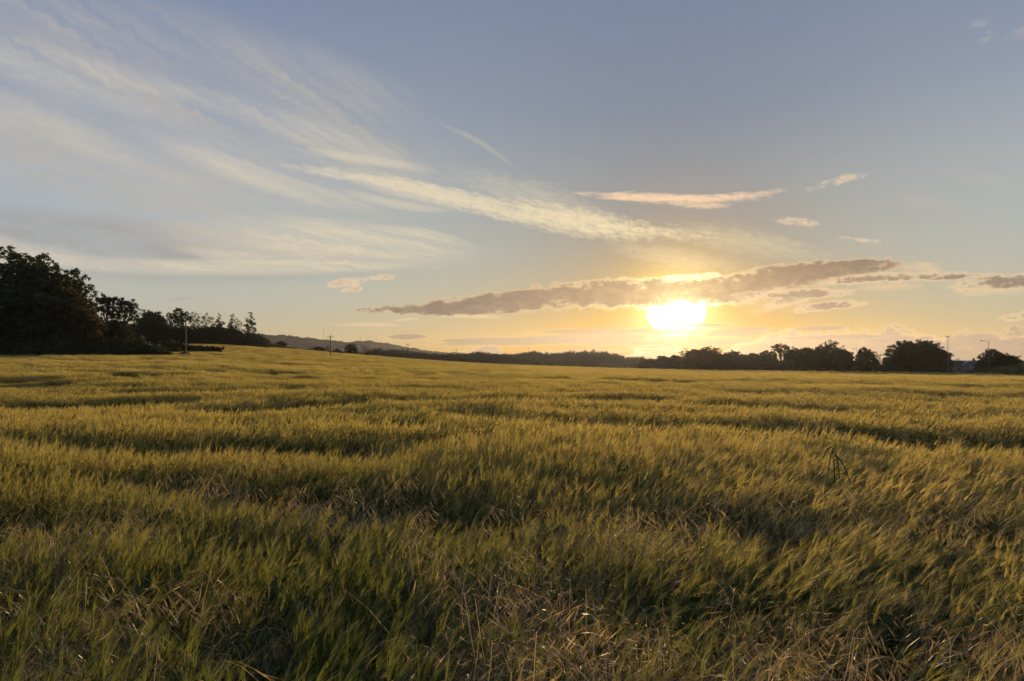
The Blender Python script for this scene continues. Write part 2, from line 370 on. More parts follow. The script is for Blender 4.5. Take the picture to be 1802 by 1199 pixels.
def _blur(a, s, ax):
    k = np.exp(-.5*(np.arange(-3*s, 3*s+1)/s)**2); k /= k.sum()
    pad = [(0, 0), (0, 0)]; pad[ax] = (3*s, 3*s)
    b = np.pad(a, pad, mode='edge'); return np.apply_along_axis(lambda r: np.convolve(r, k, 'valid'), ax, b)
_tab = _blur(_blur(_tab, 5, 0), 5, 1)
def ground(X, Y):
    X, Y = np.asarray(X, float), np.asarray(Y, float)
    th = np.degrees(np.arctan2(X, Y)); r = np.hypot(X, Y); Yd = np.where(np.abs(th) < 70, np.abs(Y), r*.34)
    fi = np.clip((np.clip(th, -70, 70)+70)/140*(len(_th)-1), 0, len(_th)-1.001)
    fj = np.clip((np.log(np.maximum(Yd, 1e-3))-_lr[0])/(_lr[-1]-_lr[0])*(len(_lr)-1), 0, len(_lr)-1.001)
    i, j = fi.astype(int), fj.astype(int); a, b = fi-i, fj-j
    z = (_tab[i, j]*(1-a)+_tab[i+1, j]*a)*(1-b)+(_tab[i, j+1]*(1-a)+_tab[i+1, j+1]*a)*b
    z = z - CROP
    back = np.clip((np.abs(th)-70)/50, 0, 1)
    z = z*(1-back)
    far = np.clip((r-900)/1500, 0, 1)
    return z*(1-far) + far*(-2.0)
def gz(x, y): return float(ground(x, y))
def at(px, Y): return ((px-CX)/FPX*Y, Y)
def zrow(row, Y): return CAM_Z + (HOR-row)/FPX*Y

# soil sheet under everything, out to the horizon
nth = 360; rr = np.concatenate([[0.0], np.geomspace(1.2, 3500, 220)])
ang = np.radians(np.arange(nth)*360/nth); 
Vg = [(0, 0, gz(0, .1))]
RX = rr[1:, None]*np.sin(ang)[None]; RY = rr[1:, None]*np.cos(ang)[None]; RZ = ground(RX, RY)
V = np.concatenate([np.array(Vg), np.stack([RX, RY, RZ], -1).reshape(-1, 3)])
i = np.arange(len(rr)-2)[:, None]*nth; j = np.arange(nth)[None]; k = (j+1) % nth
Q = 1 + np.stack([i+j, i+nth+j, i+nth+k, i+k], -1).reshape(-1, 4)
T3 = np.stack([np.zeros(nth, int), 1+np.arange(nth), 1+(np.arange(nth)+1) % nth], -1)
m_soil, q = new_mat('soil and stubble'); b = q.node('ShaderNodeBsdfPrincipled'); o = q.node('ShaderNodeOutputMaterial')
tcn = q.node('ShaderNodeTexCoord').outputs['Object']
q.put(b.inputs['Base Color'], q.mix(q.noise(tcn, .9, 8, .65), (.030,.024,.012), (.075,.060,.026))); b.inputs['Roughness'].default_value = 1
m_soil.node_tree.links.new(b.outputs[0], o.inputs[0])
gr = bpy.data.objects.new('ground', mesh_from('ground', V, [Q, T3], (m_soil,), smooth=True)); col.objects.link(gr); tag(gr, kind='structure')

# ================================================================= barley
def vnoise(X, Y, s, seed=0):
    """smooth value noise"""
    x, y = np.asarray(X)/s, np.asarray(Y)/s; xi, yi = np.floor(x).astype(np.int64), np.floor(y).astype(np.int64); fx, fy = x-xi, y-yi
    fx, fy = fx*fx*(3-2*fx), fy*fy*(3-2*fy)
    def h(a, b):
        n = (a*374761393 + b*668265263 + seed*1442695041) & 0x7fffffff
        n = (n ^ (n >> 13))*1274126177 & 0x7fffffff
        return ((n ^ (n >> 16)) & 0xffff)/65535.0
    return (h(xi, yi)*(1-fx)+h(xi+1, yi)*fx)*(1-fy)+(h(xi, yi+1)*(1-fx)+h(xi+1, yi+1)*fx)*fy

def ribbons(P, W, D, tone):
    """P (n,k,3) centre lines, W (n,k) widths, D (n,3) sideways directions -> verts, quads, per-vert tone"""
    n, k = P.shape[:2]; D = D/np.linalg.norm(D, axis=1)[:, None]
    Lf = P - D[:, None]*W[..., None]/2; Rt = P + D[:, None]*W[..., None]/2
    V = np.stack([Lf, Rt], 2).reshape(-1, 3)
    b0 = (np.arange(n)*k*2)[:, None] + (np.arange(k-1)*2)[None]
    Q = np.stack([b0, b0+1, b0+3, b0+2], -1).reshape(-1, 4)
    return V, Q, np.repeat(tone, k*2)
def rdir(n, r): a = r.uniform(0, 2*math.pi, n); return np.stack([np.cos(a), np.sin(a), r.normal(0, .2, n)], -1)

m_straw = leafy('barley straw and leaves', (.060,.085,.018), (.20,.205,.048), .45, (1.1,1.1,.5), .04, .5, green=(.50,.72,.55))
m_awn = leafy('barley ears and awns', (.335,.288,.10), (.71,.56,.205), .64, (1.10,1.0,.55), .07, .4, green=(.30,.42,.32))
def barley_clump(name, size, n, awns, seg, wmul, leaves, seed, h=CROP):
    """a square tuft of standing barley: stems, blades, nodding ears with long awns"""
    r = np.random.default_rng(seed); Vs, Qs, Ts, Ms, off = [], [], [], [], 0
    def put(P, W, D, tone, mi):
        nonlocal off
        V, Q, T = ribbons(P, W, D, tone); Vs.append(V); Qs.append(Q+off); Ts.append(T); Ms.append(np.full(len(Q), mi)); off += len(V)
    base = np.stack([r.uniform(-size/2, size/2, n), r.uniform(-size/2, size/2, n), np.zeros(n)], -1)
    hh = h*r.normal(1, .09, n).clip(.7, 1.2) - .10
    lean = np.stack([r.normal(.05, .055, n), r.normal(-.01, .06, n), np.zeros(n)], -1)
    k = seg+1; t = np.linspace(0, 1, k)
    P = base[:, None] + t[None, :, None]*np.stack([np.zeros(n), np.zeros(n), hh], -1)[:, None] + (t**2)[None, :, None]*lean[:, None]
    tone = r.uniform(0, 1, n)
    put(P, np.full((n, k), .0035*wmul)*np.linspace(1, .6, k)[None], rdir(n, r), tone*.8, 0)
    tip = P[:, -1]; up = (P[:, -1]-P[:, -2]); up /= np.linalg.norm(up, axis=1)[:, None]
    # ears
    ed = up + np.stack([r.normal(.12, .20, n), r.normal(-.03, .22, n), r.normal(-.12, .22, n)], -1); ed /= np.linalg.norm(ed, axis=1)[:, None]
    el_ = r.uniform(.05, .08, n); te = np.array([0, .25, .7, 1.0])
    PE = tip[:, None] + ed[:, None]*(el_[:, None]*te[None])[..., None]
    we = .010*wmul*np.array([.35, 1, .85, .25])[None]*np.ones((n, 1))
    d1 = rdir(n, r); put(PE, we, d1, .25+.5*r.uniform(0, 1, n), 1)
    if wmul < 2.5: put(PE, we, np.cross(ed, d1), .25+.5*r.uniform(0, 1, n), 1)
    # awns: long straight bristles fanning a little from the ear
    m_ = n*awns; idx = np.repeat(np.arange(n), awns); s0 = r.uniform(.05, .95, m_)
    o_ = tip[idx] + ed[idx]*(el_[idx]*s0)[:, None]
    ad = ed[idx] + r.normal(0, .12, (m_, 3)); ad /= np.linalg.norm(ad, axis=1)[:, None]
    al = r.uniform(.075, .125, m_); 
    bend = np.array([.018, -.002, -.012])
    PA = np.stack([o_, o_+ad*(al*.5)[:, None]+bend*.25, o_+ad*al[:, None]+bend], 1)
    wa = np.stack([np.full(m_, 1.0), np.full(m_, .75), np.full(m_, .15)], 1)*.0011*wmul
    if wmul > 2.5: PA = PA[:, [0, 2]]; wa = wa[:, [0, 1]]
    put(PA, wa, rdir(m_, r), .35+.65*r.uniform(0, 1, m_), 1)
    # blades
    if leaves:
        m_ = n*leaves; idx = np.repeat(np.arange(n), leaves); zz = r.uniform(.25, .92, m_)
        o_ = base[idx] + np.stack([lean[idx, 0]*zz**2, lean[idx, 1]*zz**2, hh[idx]*zz], -1)
        a = r.uniform(0, 2*math.pi, m_); L = r.uniform(.12, .22, m_); dz = r.uniform(.3, 1.0, m_)
        hd = np.stack([np.cos(a)+.25, np.sin(a), np.zeros(m_)], -1)
        tt = np.array([0, .35, .7, 1.0]); 
        PL = o_[:, None] + hd[:, None]*(L[:, None]*(tt*.75)[None])[..., None] + np.array([0, 0, 1.0])*(L[:, None]*(dz[:, None]*tt - .85*tt**2))[..., None]
        WL = .0085*min(wmul, 2.5)*np.array([.6, 1, .7, .08])[None]*np.ones((m_, 1))
        put(PL, WL, np.stack([-np.sin(a), np.cos(a), r.normal(0, .3, m_)], -1), r.uniform(0, 1, m_)**1.6, 0)
    me = mesh_from(name, np.concatenate(Vs), [np.concatenate(Qs)], (m_straw, m_awn), np.concatenate(Ms), attrs={'tone': ('FLOAT', 'POINT', np.concatenate(Ts).astype(np.float32))})
    return bpy.data.objects.new(name, me)
def source_collection(name, objs):
    c = bpy.data.collections.new(name)
    for o_ in objs: c.objects.link(o_)
    return c
def scatter_object(name, pts, rot, scl, idx, source, mats):
    me = mesh_from(name, pts, [np.zeros((0, 3))] if False else [np.array([[0, 0, 0]])][:0] or [], ()) if False else bpy.data.meshes.new(name)
    me.vertices.add(len(pts)); me.vertices.foreach_set('co', np.asarray(pts, np.float32).ravel())
    for k_, arr in (('rot', rot), ('scl', scl)):
        a_ = me.attributes.new(k_, 'FLOAT_VECTOR', 'POINT'); a_.data.foreach_set('vector', np.asarray(arr, np.float32).ravel())
    a_ = me.attributes.new('idx', 'INT', 'POINT'); a_.data.foreach_set('value', np.asarray(idx, np.int32))
    for m_ in mats: me.materials.append(m_)
    ob = bpy.data.objects.new(name, me); col.objects.link(ob)
    ng = bpy.data.node_groups.new(name + ' scatter', 'GeometryNodeTree')
    ng.interface.new_socket('Geometry', in_out='INPUT', socket_type='NodeSocketGeometry'); ng.interface.new_socket('Geometry', in_out='OUTPUT', socket_type='NodeSocketGeometry')
    N, L = ng.nodes.new, ng.links.new
    gi, go = N('NodeGroupInput'), N('NodeGroupOutput')
    mp = N('GeometryNodeMeshToPoints'); iop = N('GeometryNodeInstanceOnPoints'); ci = N('GeometryNodeCollectionInfo')
    ci.inputs['Collection'].default_value = source; ci.inputs['Separate Children'].default_value = True; ci.inputs['Reset Children'].default_value = True
    def na(nm, ty):
        n_ = N('GeometryNodeInputNamedAttribute'); n_.data_type = ty; n_.inputs['Name'].default_value = nm; return n_.outputs['Attribute']
    e2r = N('FunctionNodeEulerToRotation'); L(na('rot', 'FLOAT_VECTOR'), e2r.inputs[0])
    L(gi.outputs[0], mp.inputs['Mesh']); L(mp.outputs[0], iop.inputs['Points']); L(ci.outputs[0], iop.inputs['Instance'])
    iop.inputs['Pick Instance'].default_value = True; L(na('idx', 'INT'), iop.inputs['Instance Index'])
    L(e2r.outputs[0], iop.inputs['Rotation']); L(na('scl', 'FLOAT_VECTOR'), iop.inputs['Scale']); L(iop.outputs[0], go.inputs[0])
    md = ob.modifiers.new('scatter', 'NODES'); md.node_group = ng
    return ob

NV = 7
near_c = [barley_clump(f'a{i:02d}', .34, 34, 16, 4, 1.15, 4, 10+i) for i in range(NV)]
mid_c  = [barley_clump(f'b{i:02d}', .52, 64, 8, 2, 2.0, 2, 30+i) for i in range(NV)]
far_c  = [barley_clump(f'c{i:02d}', 1.05, 100, 5, 1, 3.8, 1, 50+i) for i in range(NV)]
vfar_c  = [barley_clump(f'd{i:02d}', 2.4, 330, 4, 1, 7.5, 1, 70+i) for i in range(NV)]
barley_src = source_collection('barley_sources', near_c + mid_c + far_c + vfar_c)

def field_edge(px):      # how far the crop reaches in each direction
    return np.interp(px, [-1400, -200, 295, 330, 400, 480, 600, 720, 850, 1000, 1200, 1500, 1802, 3200], [150, 150, 152, 292, 335, 392, 405, 425, 425, 405, 300, 216, 150, 120])
# troughs in the crop: tramlines and hollows seen as dark bands; (x0,y0,x1,y1, half width, depth)
def pr_(px, row): Y = 1.05*FPX/(row-HOR); return (px-CX)/FPX*Y, Y
TROUGH = [(*pr_(x0, r0), *pr_(x1, r1), w, d) for x0, r0, x1, r1, w, d in (
    (-300,716,60,713,1.2,.55), (60,713,250,709,1.3,.60), (250,696,500,694,1.0,.42), (395,720,560,711,.8,.45), (560,711,700,704,.8,.36), (560,722,640,728,.5,.22), (760,708,860,706,.8,.42), (860,706,1000,706,.7,.25), (980,705,1190,703,.9,.30),
    (1040,720,1210,722,.8,.32), (1080,740,1330,746,.9,.26), (1210,710,1360,712,.7,.32), (1390,716,1520,716,.7,.30), (1530,734,1640,738,.5,.40), (1450,724,1802,731,.6,.24),
    (1500,749,1620,762,.62,.55), (1620,762,1810,786,.8,.62), (1810,786,2000,800,.8,.55), (1360,762,1440,762,.4,.28), (830,728,880,734,.5,.34), (600,738,690,744,.5,.30), (210,784,350,786,.5,.34), (70,770,160,776,.4,.18), (470,780,640,790,.45,.34),
    (690,770,760,770,.35,.22), (180,832,380,842,.35,.30), (480,856,640,866,.35,.34), (680,868,880,884,.38,.38), (1120,888,1300,900,.3,.34), (1560,900,1770,920,.26,.34), (-60,905,110,915,.25,.30), (330,930,470,940,.22,.2), (1010,840,1100,846,.3,.2),
    (1500,985,1620,1000,.12,.3), (1240,1040,1300,1050,.12,.4), (1480,1120,1640,1140,.14,.4), (380,1100,440,1110,.1,.3), (60,1040,180,1050,.1,.25), (830,1060,900,1070,.1,.3),
    (200,672,520,676,1.0,.22), (340,672,400,673,1.0,.3), (700,676,820,678,1.2,.25), (900,672,1000,673,1.2,.2), (1240,690,1330,692,.9,.28), (1590,704,1700,706,.9,.25), (1400,678,1802,682,1.4,.22), (20,690,130,690,1.2,.25), (620,662,700,664,2,.2))]
def crop_scale(X, Y):
    s = 1.0 + .16*(vnoise(X, Y*1.5, 3.1, 3)-.5) + .12*(vnoise(X, Y*1.6, 1.1, 5)-.5) + .14*(vnoise(X, Y, 9, 8)-.5)
    for x0, y0, x1, y1, w, dep in TROUGH:
        dx, dy = x1-x0, y1-y0; t = np.clip(((X-x0)*dx+(Y-y0)*dy)/(dx*dx+dy*dy), 0, 1)
        ww = w*(.95+.9*vnoise(X, Y, 1.7, 11))
        dd = np.hypot(X-(x0+t*dx), (Y-(y0+t*dy))*1.0 + .5*(vnoise(X, Y, 4, 9)-.5))
        s = s - 1.15*dep*np.exp(-(dd/ww)**2)
    far = np.clip((np.hypot(X, Y)-22)/50, 0, 1)                     # farther off: bands made by the combine's and the wind's rows
    s = s - far*.22*np.clip(vnoise(X+.25*Y, Y, 14, 21)*vnoise(X*.25, Y, 5, 23)*3-.75, 0, 1)
    n3 = .5*vnoise(X, Y*.8, 1.7, 41)+.5*vnoise(X, Y, 5, 42); s = s - far*.75*np.clip((n3-.56)/.2, 0, 1) + far*.09
    return np.maximum(s, .25)
def crop_points(r0, r1, step, seed):
    r = np.random.default_rng(seed)
    xs = np.arange(-r1*.82-2, r1*.82+2, step); ys = np.arange(-1.2 if r0 == 0 else 0, r1+step, step)
    X, Y = [a.ravel() for a in np.meshgrid(xs, ys)]
    X = X + r.uniform(-.35, .35, len(X))*step; Y = Y + r.uniform(-.35, .35, len(Y))*step
    R = np.hypot(X, Y); jit = r.uniform(0, step, len(X))
    k = (R+jit > r0+step*.5) & (R+jit < r1+step*.5) & (np.abs(X) < np.maximum(Y, 0)*.80+1.6+step) & (R > .62)
    X, Y = X[k], Y[k]
    px = CX + FPX*X/np.maximum(Y, .5); k = (Y < field_edge(px)-step*.3)
    return X[k], Y[k], r
PT, RT, SC, ID = [], [], [], []
def lay(r0, r1, step, base, seed, xy):
    X, Y, r = crop_points(r0, r1, step, seed); n = len(X)
    s = crop_scale(X, Y)*r.normal(1, (.04, .06, .10, .10)[base//NV], n)
    lean = .02 + 1.15*np.clip(X/np.maximum(Y, 2)-.0, 0, .6)*np.clip((vnoise(X, Y, 2.2, 31)-.1)*1.6, 0.25, 1.3) + .16*(vnoise(X, Y, 1.3, 33)-.5)
    PT.append(np.stack([X, Y, ground(X, Y)-.01], -1))
    RT.append(np.stack([r.normal(0, .05, n), lean, r.uniform(-.5, .5, n)], -1))
    SC.append(np.stack([np.full(n, xy), np.full(n, xy), s], -1)); ID.append(base + r.integers(0, NV, n))
lay(0, 11, .29, 0, 1, 1.0)
lay(11, 62, .45, NV, 2, 1.0)
lay(62, 165, .90, 2*NV, 3, 1.0)
lay(165, 440, 2.0, 3*NV, 4, 1.0)
PT, RT, SC, ID = map(np.concatenate, (PT, RT, SC, ID))
bar = scatter_object('barley_crop', PT, RT, SC, ID, barley_src, (m_straw, m_awn)); tag(bar, 'golden green bearded barley filling the whole field', 'barley', kind='stuff')

# ---- brome grass seeding over the barley along the near margin
m_brome = leafy('brome straw', (.15,.095,.045), (.74,.57,.30), .5, (1.1,.95,.65), .09, .42, inst=.25)
def brome(name, seed):
    r = np.random.default_rng(seed); Vs, Qs, Ts, off = [], [], [], 0
    def put(P, W, D, tone):
        nonlocal off
        V, Q, T = ribbons(P, W, D, tone); Vs.append(V); Qs.append(Q+off); Ts.append(T); off += len(V)
    for c in range(r.integers(4, 7)):
        a = r.normal(0, 1.3); h = r.uniform(.62, .86); out = r.uniform(.10, .36); b0 = np.array([r.normal(0, .06), r.normal(0, .06), 0])
        t = np.linspace(0, 1, 9); hd = np.array([math.cos(a), math.sin(a), 0])
        droop = r.uniform(.02, .20)
        P = b0 + hd*(out*t**2.2)[:, None] + np.array([0, 0, 1.0])*(h*t - droop*np.clip(t-.75, 0, 1)**2*9)[:, None]
        put(P[None], np.linspace(.0022, .0012, 9)[None], rdir(1, r), np.array([r.uniform(.2, .8)]))
        ns = r.integers(7, 13); f = r.uniform(.70, 1.0, ns); o_ = np.stack([np.interp(f, t, P[:, q_]) for q_ in range(3)], -1)
        aa = a + r.normal(0, .9, ns); L = r.uniform(.05, .13, ns); hd2 = np.stack([np.cos(aa), np.sin(aa), np.zeros(ns)], -1)
        tt = np.array([0, .35, .7, 1.0]); lift = r.uniform(.1, .7, ns); fall = r.uniform(.3, 1.1, ns)
        B = o_[:, None] + hd2[:, None]*(L[:, None]*tt*.85)[..., None] + np.array([0, 0, 1.0])*(L[:, None]*(lift[:, None]*tt-fall[:, None]*tt**2))[..., None]
        put(B, np.full((ns, 4), .0009), rdir(ns, r), r.uniform(.2, .9, ns))
        d = B[:, -1]-B[:, -2]; d /= np.linalg.norm(d, axis=1)[:, None]; d = d+np.array([0, 0, -.15]); d /= np.linalg.norm(d, axis=1)[:, None]
        e = B[:, -1]; sl = r.uniform(.026, .042, ns)
        S = e[:, None] + d[:, None]*(sl[:, None]*np.array([0, .35, .8, 1.0]))[..., None]
        dd = rdir(ns, r); put(S, np.array([.0012, .0036, .0046, .003])[None]*np.ones((ns, 1)), dd, r.uniform(.05, .8, ns))
        m_ = ns*6; ix = np.repeat(np.arange(ns), 6); ad = d[ix]+r.normal(0, .16, (m_, 3)); ad /= np.linalg.norm(ad, axis=1)[:, None]
        o2 = e[ix]+d[ix]*(sl[ix]*r.uniform(.35, 1, m_))[:, None]; al = r.uniform(.024, .042, m_)
        put(np.stack([o2, o2+ad*al[:, None]], 1), np.tile([.0011, .0004], (m_, 1)), rdir(m_, r), r.uniform(.2, 1, m_))
    nl = 7; a = r.uniform(0, 2*np.pi, nl); L = r.uniform(.2, .45, nl); hd = np.stack([np.cos(a), np.sin(a), np.zeros(nl)], -1); tt = np.linspace(0, 1, 6); z0 = r.uniform(.15, .5, nl)
    PL = hd[:, None]*(L[:, None]*tt*.8)[..., None] + np.array([0, 0, 1.0])*(z0[:, None]+L[:, None]*(1.0*tt-1.1*tt**2))[..., None]
    put(PL, .004*np.array([.7, 1, 1, .8, .5, .1])[None]*np.ones((nl, 1)), np.stack([-np.sin(a), np.cos(a), r.normal(0, .4, nl)], -1), r.uniform(0, .9, nl))
    return bpy.data.objects.new(name, mesh_from(name, np.concatenate(Vs), [np.concatenate(Qs)], (m_brome,), attrs={'tone': ('FLOAT', 'POINT', np.concatenate(Ts).astype(np.float32))}))
br_src = source_collection('brome_sources', [brome(f'g{i}', 200+i) for i in range(9)])
r = np.random.default_rng(77); n = 8200; Y = r.uniform(.8, 12, n); X = r.uniform(-1, 1, n)*(Y*.8+1)
dens = np.clip((vnoise(X, Y, .9, 91)*.6+vnoise(X, Y, .35, 92)*.4-.44)*4.0, 0, 1)*np.interp(Y, [1.2, 3.6, 5.0, 7.5, 12], [.70, .62, .20, .03, .006])
k = (r.uniform(0, 1, n) < dens) & (np.hypot(X, Y) > .95)
for cx_, cr_ in ((350,850), (1250,800), (1200,790), (1010,910), (770,940), (90,930), (1730,860), (560,870), (640,800)):    # separate patches farther out
    x0, y0 = pr_(cx_, cr_); k |= (np.hypot(X-x0, Y-y0) < .45) & (r.uniform(0, 1, n) < .28)
X, Y = X[k], Y[k]; n = len(X)
print('barley tufts', len(PT), 'brome tufts', n)
sc = np.repeat(r.normal(1, .10, n)[:, None], 3, 1)
brm = scatter_object('brome_grass', np.stack([X, Y, ground(X, Y)], -1), np.stack([r.normal(0, .15, n), r.normal(.14, .16, n), r.normal(0, .8, n)], -1), sc, r.integers(0, 9, n), br_src, (m_brome,))
tag(brm, 'dry straw-coloured brome grass with drooping seed heads along the near margin', 'grass', kind='stuff')

# ---- the dark green weed grass standing above the crop at the right
m_weed = leafy('weed leaf', (.028,.052,.016), (.065,.11,.03), .45, (1.2,1.3,.5), .05)
def weed(px, row_b, label, hgt, specs, seed):
    r = np.random.default_rng(seed); x, y = pr_(px, row_b); g0 = gz(x, y); t = thing('weed_plant', (x, y, g0), label, 'weed', 'weeds standing in the barley')
    mb = MB(); mb.tube([(0, 0, 0), (.01, 0, hgt*.5), (.0, 0, hgt*.82), (-.02, 0, hgt)], [.007, .006, .005, .003], 6); mb.build('stem', m_weed, t, True)
    for z0, a, L, rise, drop, w in specs:
        tt = np.linspace(0, 1, 9); hd = np.array([math.cos(a), math.sin(a), 0]); P = np.array([0, 0, z0]) + hd*(L*tt*.85)[:, None] + np.array([0, 0, 1.0])*(L*(rise*tt-drop*tt**2))[:, None]
        W = .78*w*np.array([.5, .9, 1, 1, .95, .85, .65, .4, .06]); V, Q, T = ribbons(P[None], W[None], np.array([[-math.sin(a), math.cos(a), .5]]), np.array([r.uniform(0, 1)]))
        V2 = V + np.array([0, 0, .0015]); V = np.concatenate([V, V2]); Q = np.concatenate([Q, Q[:, ::-1]+len(V2)])
        o_ = bpy.data.objects.new('leaf', mesh_from('leaf', V, [Q], (m_weed,), attrs={'tone': ('FLOAT', 'POINT', np.tile(T, 2).astype(np.float32))})); col.objects.link(o_); o_.parent = t
    return t
weed(1468, 838, 'dark green broad-bladed weed standing above the barley at the right', .98, [(.92, 3.0, .16, .3, 2.0, .022), (.95, -.1, .26, .1, 1.3, .018), (.90, -1.2, .30, .1, 1.5, .02), (.86, .05, .34, .3, 1.0, .016), (.97, 2.0, .20, .6, 1.6, .018), (.75, 3.3, .24, .6, .9, .012), (.96, -2.4, .22, .3, 2.1, .02), (.80, .5, .2, .9, .7, .012), (.70, -.4, .32, .6, .8, .014), (.93, -1.7, .27, .2, 1.9, .018)], 1)
weed(1572, 778, 'pale upright weed stalk with folded blades behind the dark weed, at the dark hollow', .98, [(.7, .2, .3, 1.4, .4, .014), (.8, 2.4, .22, 1.5, .5, .012), (.6, -1.5, .26, 1.2, .6, .014)], 2)
weed(1552, 770, 'small green weed tip left of the pale weed stalk', .88, [(.62, 2.9, .22, 1.3, .5, .014), (.66, .4, .2, 1.4, .6, .012)], 3)
weed(226, 706, 'small dark weed standing up at the end of the dark trough at the left', 1.10, [(.8, .2, .3, 1.2, .6, .03), (.85, 2.8, .3, 1.0, .7, .03), (.9, 1.2, .25, 1.2, .5, .03)], 4)
weed(1434, 703, 'small far weed head poking above the golden crop right of centre', 1.10, [(.8, .2, .3, 1.2, .6, .03), (.85, 2.8, .3, 1.0, .7, .03)], 5)
for i_, (px_, rw_, lb_) in enumerate(((1112, 694, 'tiny dark weed head in the far crop just left of the sun column'), (1272, 690, 'tiny dark weed head in the far crop just right of the sun column'), (1205, 672, 'tiniest weed head, in the crop straight below the sun near the tree line'),
        (1040, 686, 'tiny weed head in the far crop below the hump of the hazy wood'), (86, 694, 'tiny weed head above the dark trough below the left wood'))):
    weed(px_, rw_, lb_, 1.0, [(.80, .2, .22, 1.2, .6, .03), (.84, 2.8, .22, 1.0, .7, .03)], 20+i_)
# ================================================================= woody plants
def leafmat(name, c0, c1, trans=.35): return leafy(name, c0, c1, trans, (1.3,1.15,.5), .04, .5, inst=.25)
m_leaf  = leafmat('broad leaves', (.022,.034,.012), (.055,.075,.024))
m_leafw = leafmat('russet leaves', (.034,.028,.011), (.085,.064,.020), .4)
m_leafy = leafmat('pale leaves', (.05,.06,.02), (.11,.12,.035), .5)
m_need  = leafmat('pine needles', (.014,.024,.012), (.034,.048,.02), .15)
m_hedge = leafmat('hedge leaves', (.022,.032,.010), (.060,.072,.020), .3)
m_bark  = plain('bark', (.055,.042,.030), .95, .1, .4, 6)

def leaves_at(C, R, n, size, r, flat=1.0, shell=.55):
    """n small leaf faces spread through ball-shaped clumps with centres C and radii R"""
    w = R**2.2; idx = r.choice(len(C), n, p=w/w.sum())
    d = r.normal(0, 1, (n, 3)); d /= np.linalg.norm(d, axis=1)[:, None]
    rad = R[idx]*(shell + (1-shell)*r.uniform(0, 1, n))*r.normal(1, .10, n)*np.where(r.uniform(0, 1, n) < .18, r.uniform(.2, .8, n), 1)
    P = C[idx] + d*rad[:, None]*np.array([1, 1, flat])
    s = size*r.uniform(.55, 1.35, n)
    a = r.normal(0, 1, (n, 3)); a /= np.linalg.norm(a, axis=1)[:, None]
    b_ = np.cross(a, r.normal(0, 1, (n, 3))); b_ /= np.linalg.norm(b_, axis=1)[:, None]
    V = np.stack([P-a*s[:, None], P+b_*s[:, None]*.55, P+a*s[:, None], P-b_*s[:, None]*.55], 1).reshape(-1, 3)
    Q = np.arange(n*4).reshape(-1, 4)
    tone = np.clip(.5*r.uniform(0, 1, len(C))[idx] + .5*r.uniform(0, 1, n), 0, 1)
    return V, Q, np.repeat(tone, 4)
def wood(mb, C, R, h, r, r0=.022, start=.12, n_limb=9, lean=0.0, multi=False):
    """trunk and limbs that taper and reach the clumps; unit height"""
    top = np.array([lean, 0, h]); k = 6
    t = np.linspace(0, 1, k)[:, None]
    wig = np.cumsum(r.normal(0, .010, (k, 3)), 0)*np.array([1, 1, 0]); wig[0] = 0
    tr = top*t + wig; mb.tube(tr, r0*(1-.78*t[:, 0])*np.where(t[:, 0] == 0, 1.35, 1), 7, False)
    order = np.argsort(-R)[:n_limb*2]; pick = order[:len(order)]
    for c in C[pick]:
        f = np.clip((c[2]/h)*.62 + r.uniform(-.1, .05), start, .93)
        p0 = np.array([np.interp(f, t[:, 0], tr[:, q_]) for q_ in range(3)])
        L = np.linalg.norm(c-p0); mid = (p0+c)/2 + np.array([0, 0, .10*L]) + r.normal(0, .05*L, 3)
        rr_ = min(.5*r0*(1-.7*f), .02+.05*L)
        mb.tube(np.stack([p0, (p0+mid)/2+r.normal(0, .01, 3), mid, c]), np.array([rr_, rr_*.75, rr_*.5, rr_*.16]), 5, False)
        for _ in range(3):
            e = c + r.normal(0, .045, 3); mb.tube(np.stack([mid, (mid+e)/2+r.normal(0, .01, 3), e]), np.array([rr_*.35, rr_*.25, rr_*.08]), 3, False)
def in_lobes(LC, LR, m_, r, lo=.35, flat=1.0):
    """centres of small leaf clumps spread through big lobes"""
    w = LR**2; i_ = r.choice(len(LC), m_, p=w/w.sum()); d = r.normal(0, 1, (m_, 3)); d /= np.linalg.norm(d, axis=1)[:, None]
    return LC[i_] + d*(LR[i_]*np.sqrt(r.uniform(lo**2, 1, m_)))[:, None]*np.array([1, 1, flat])
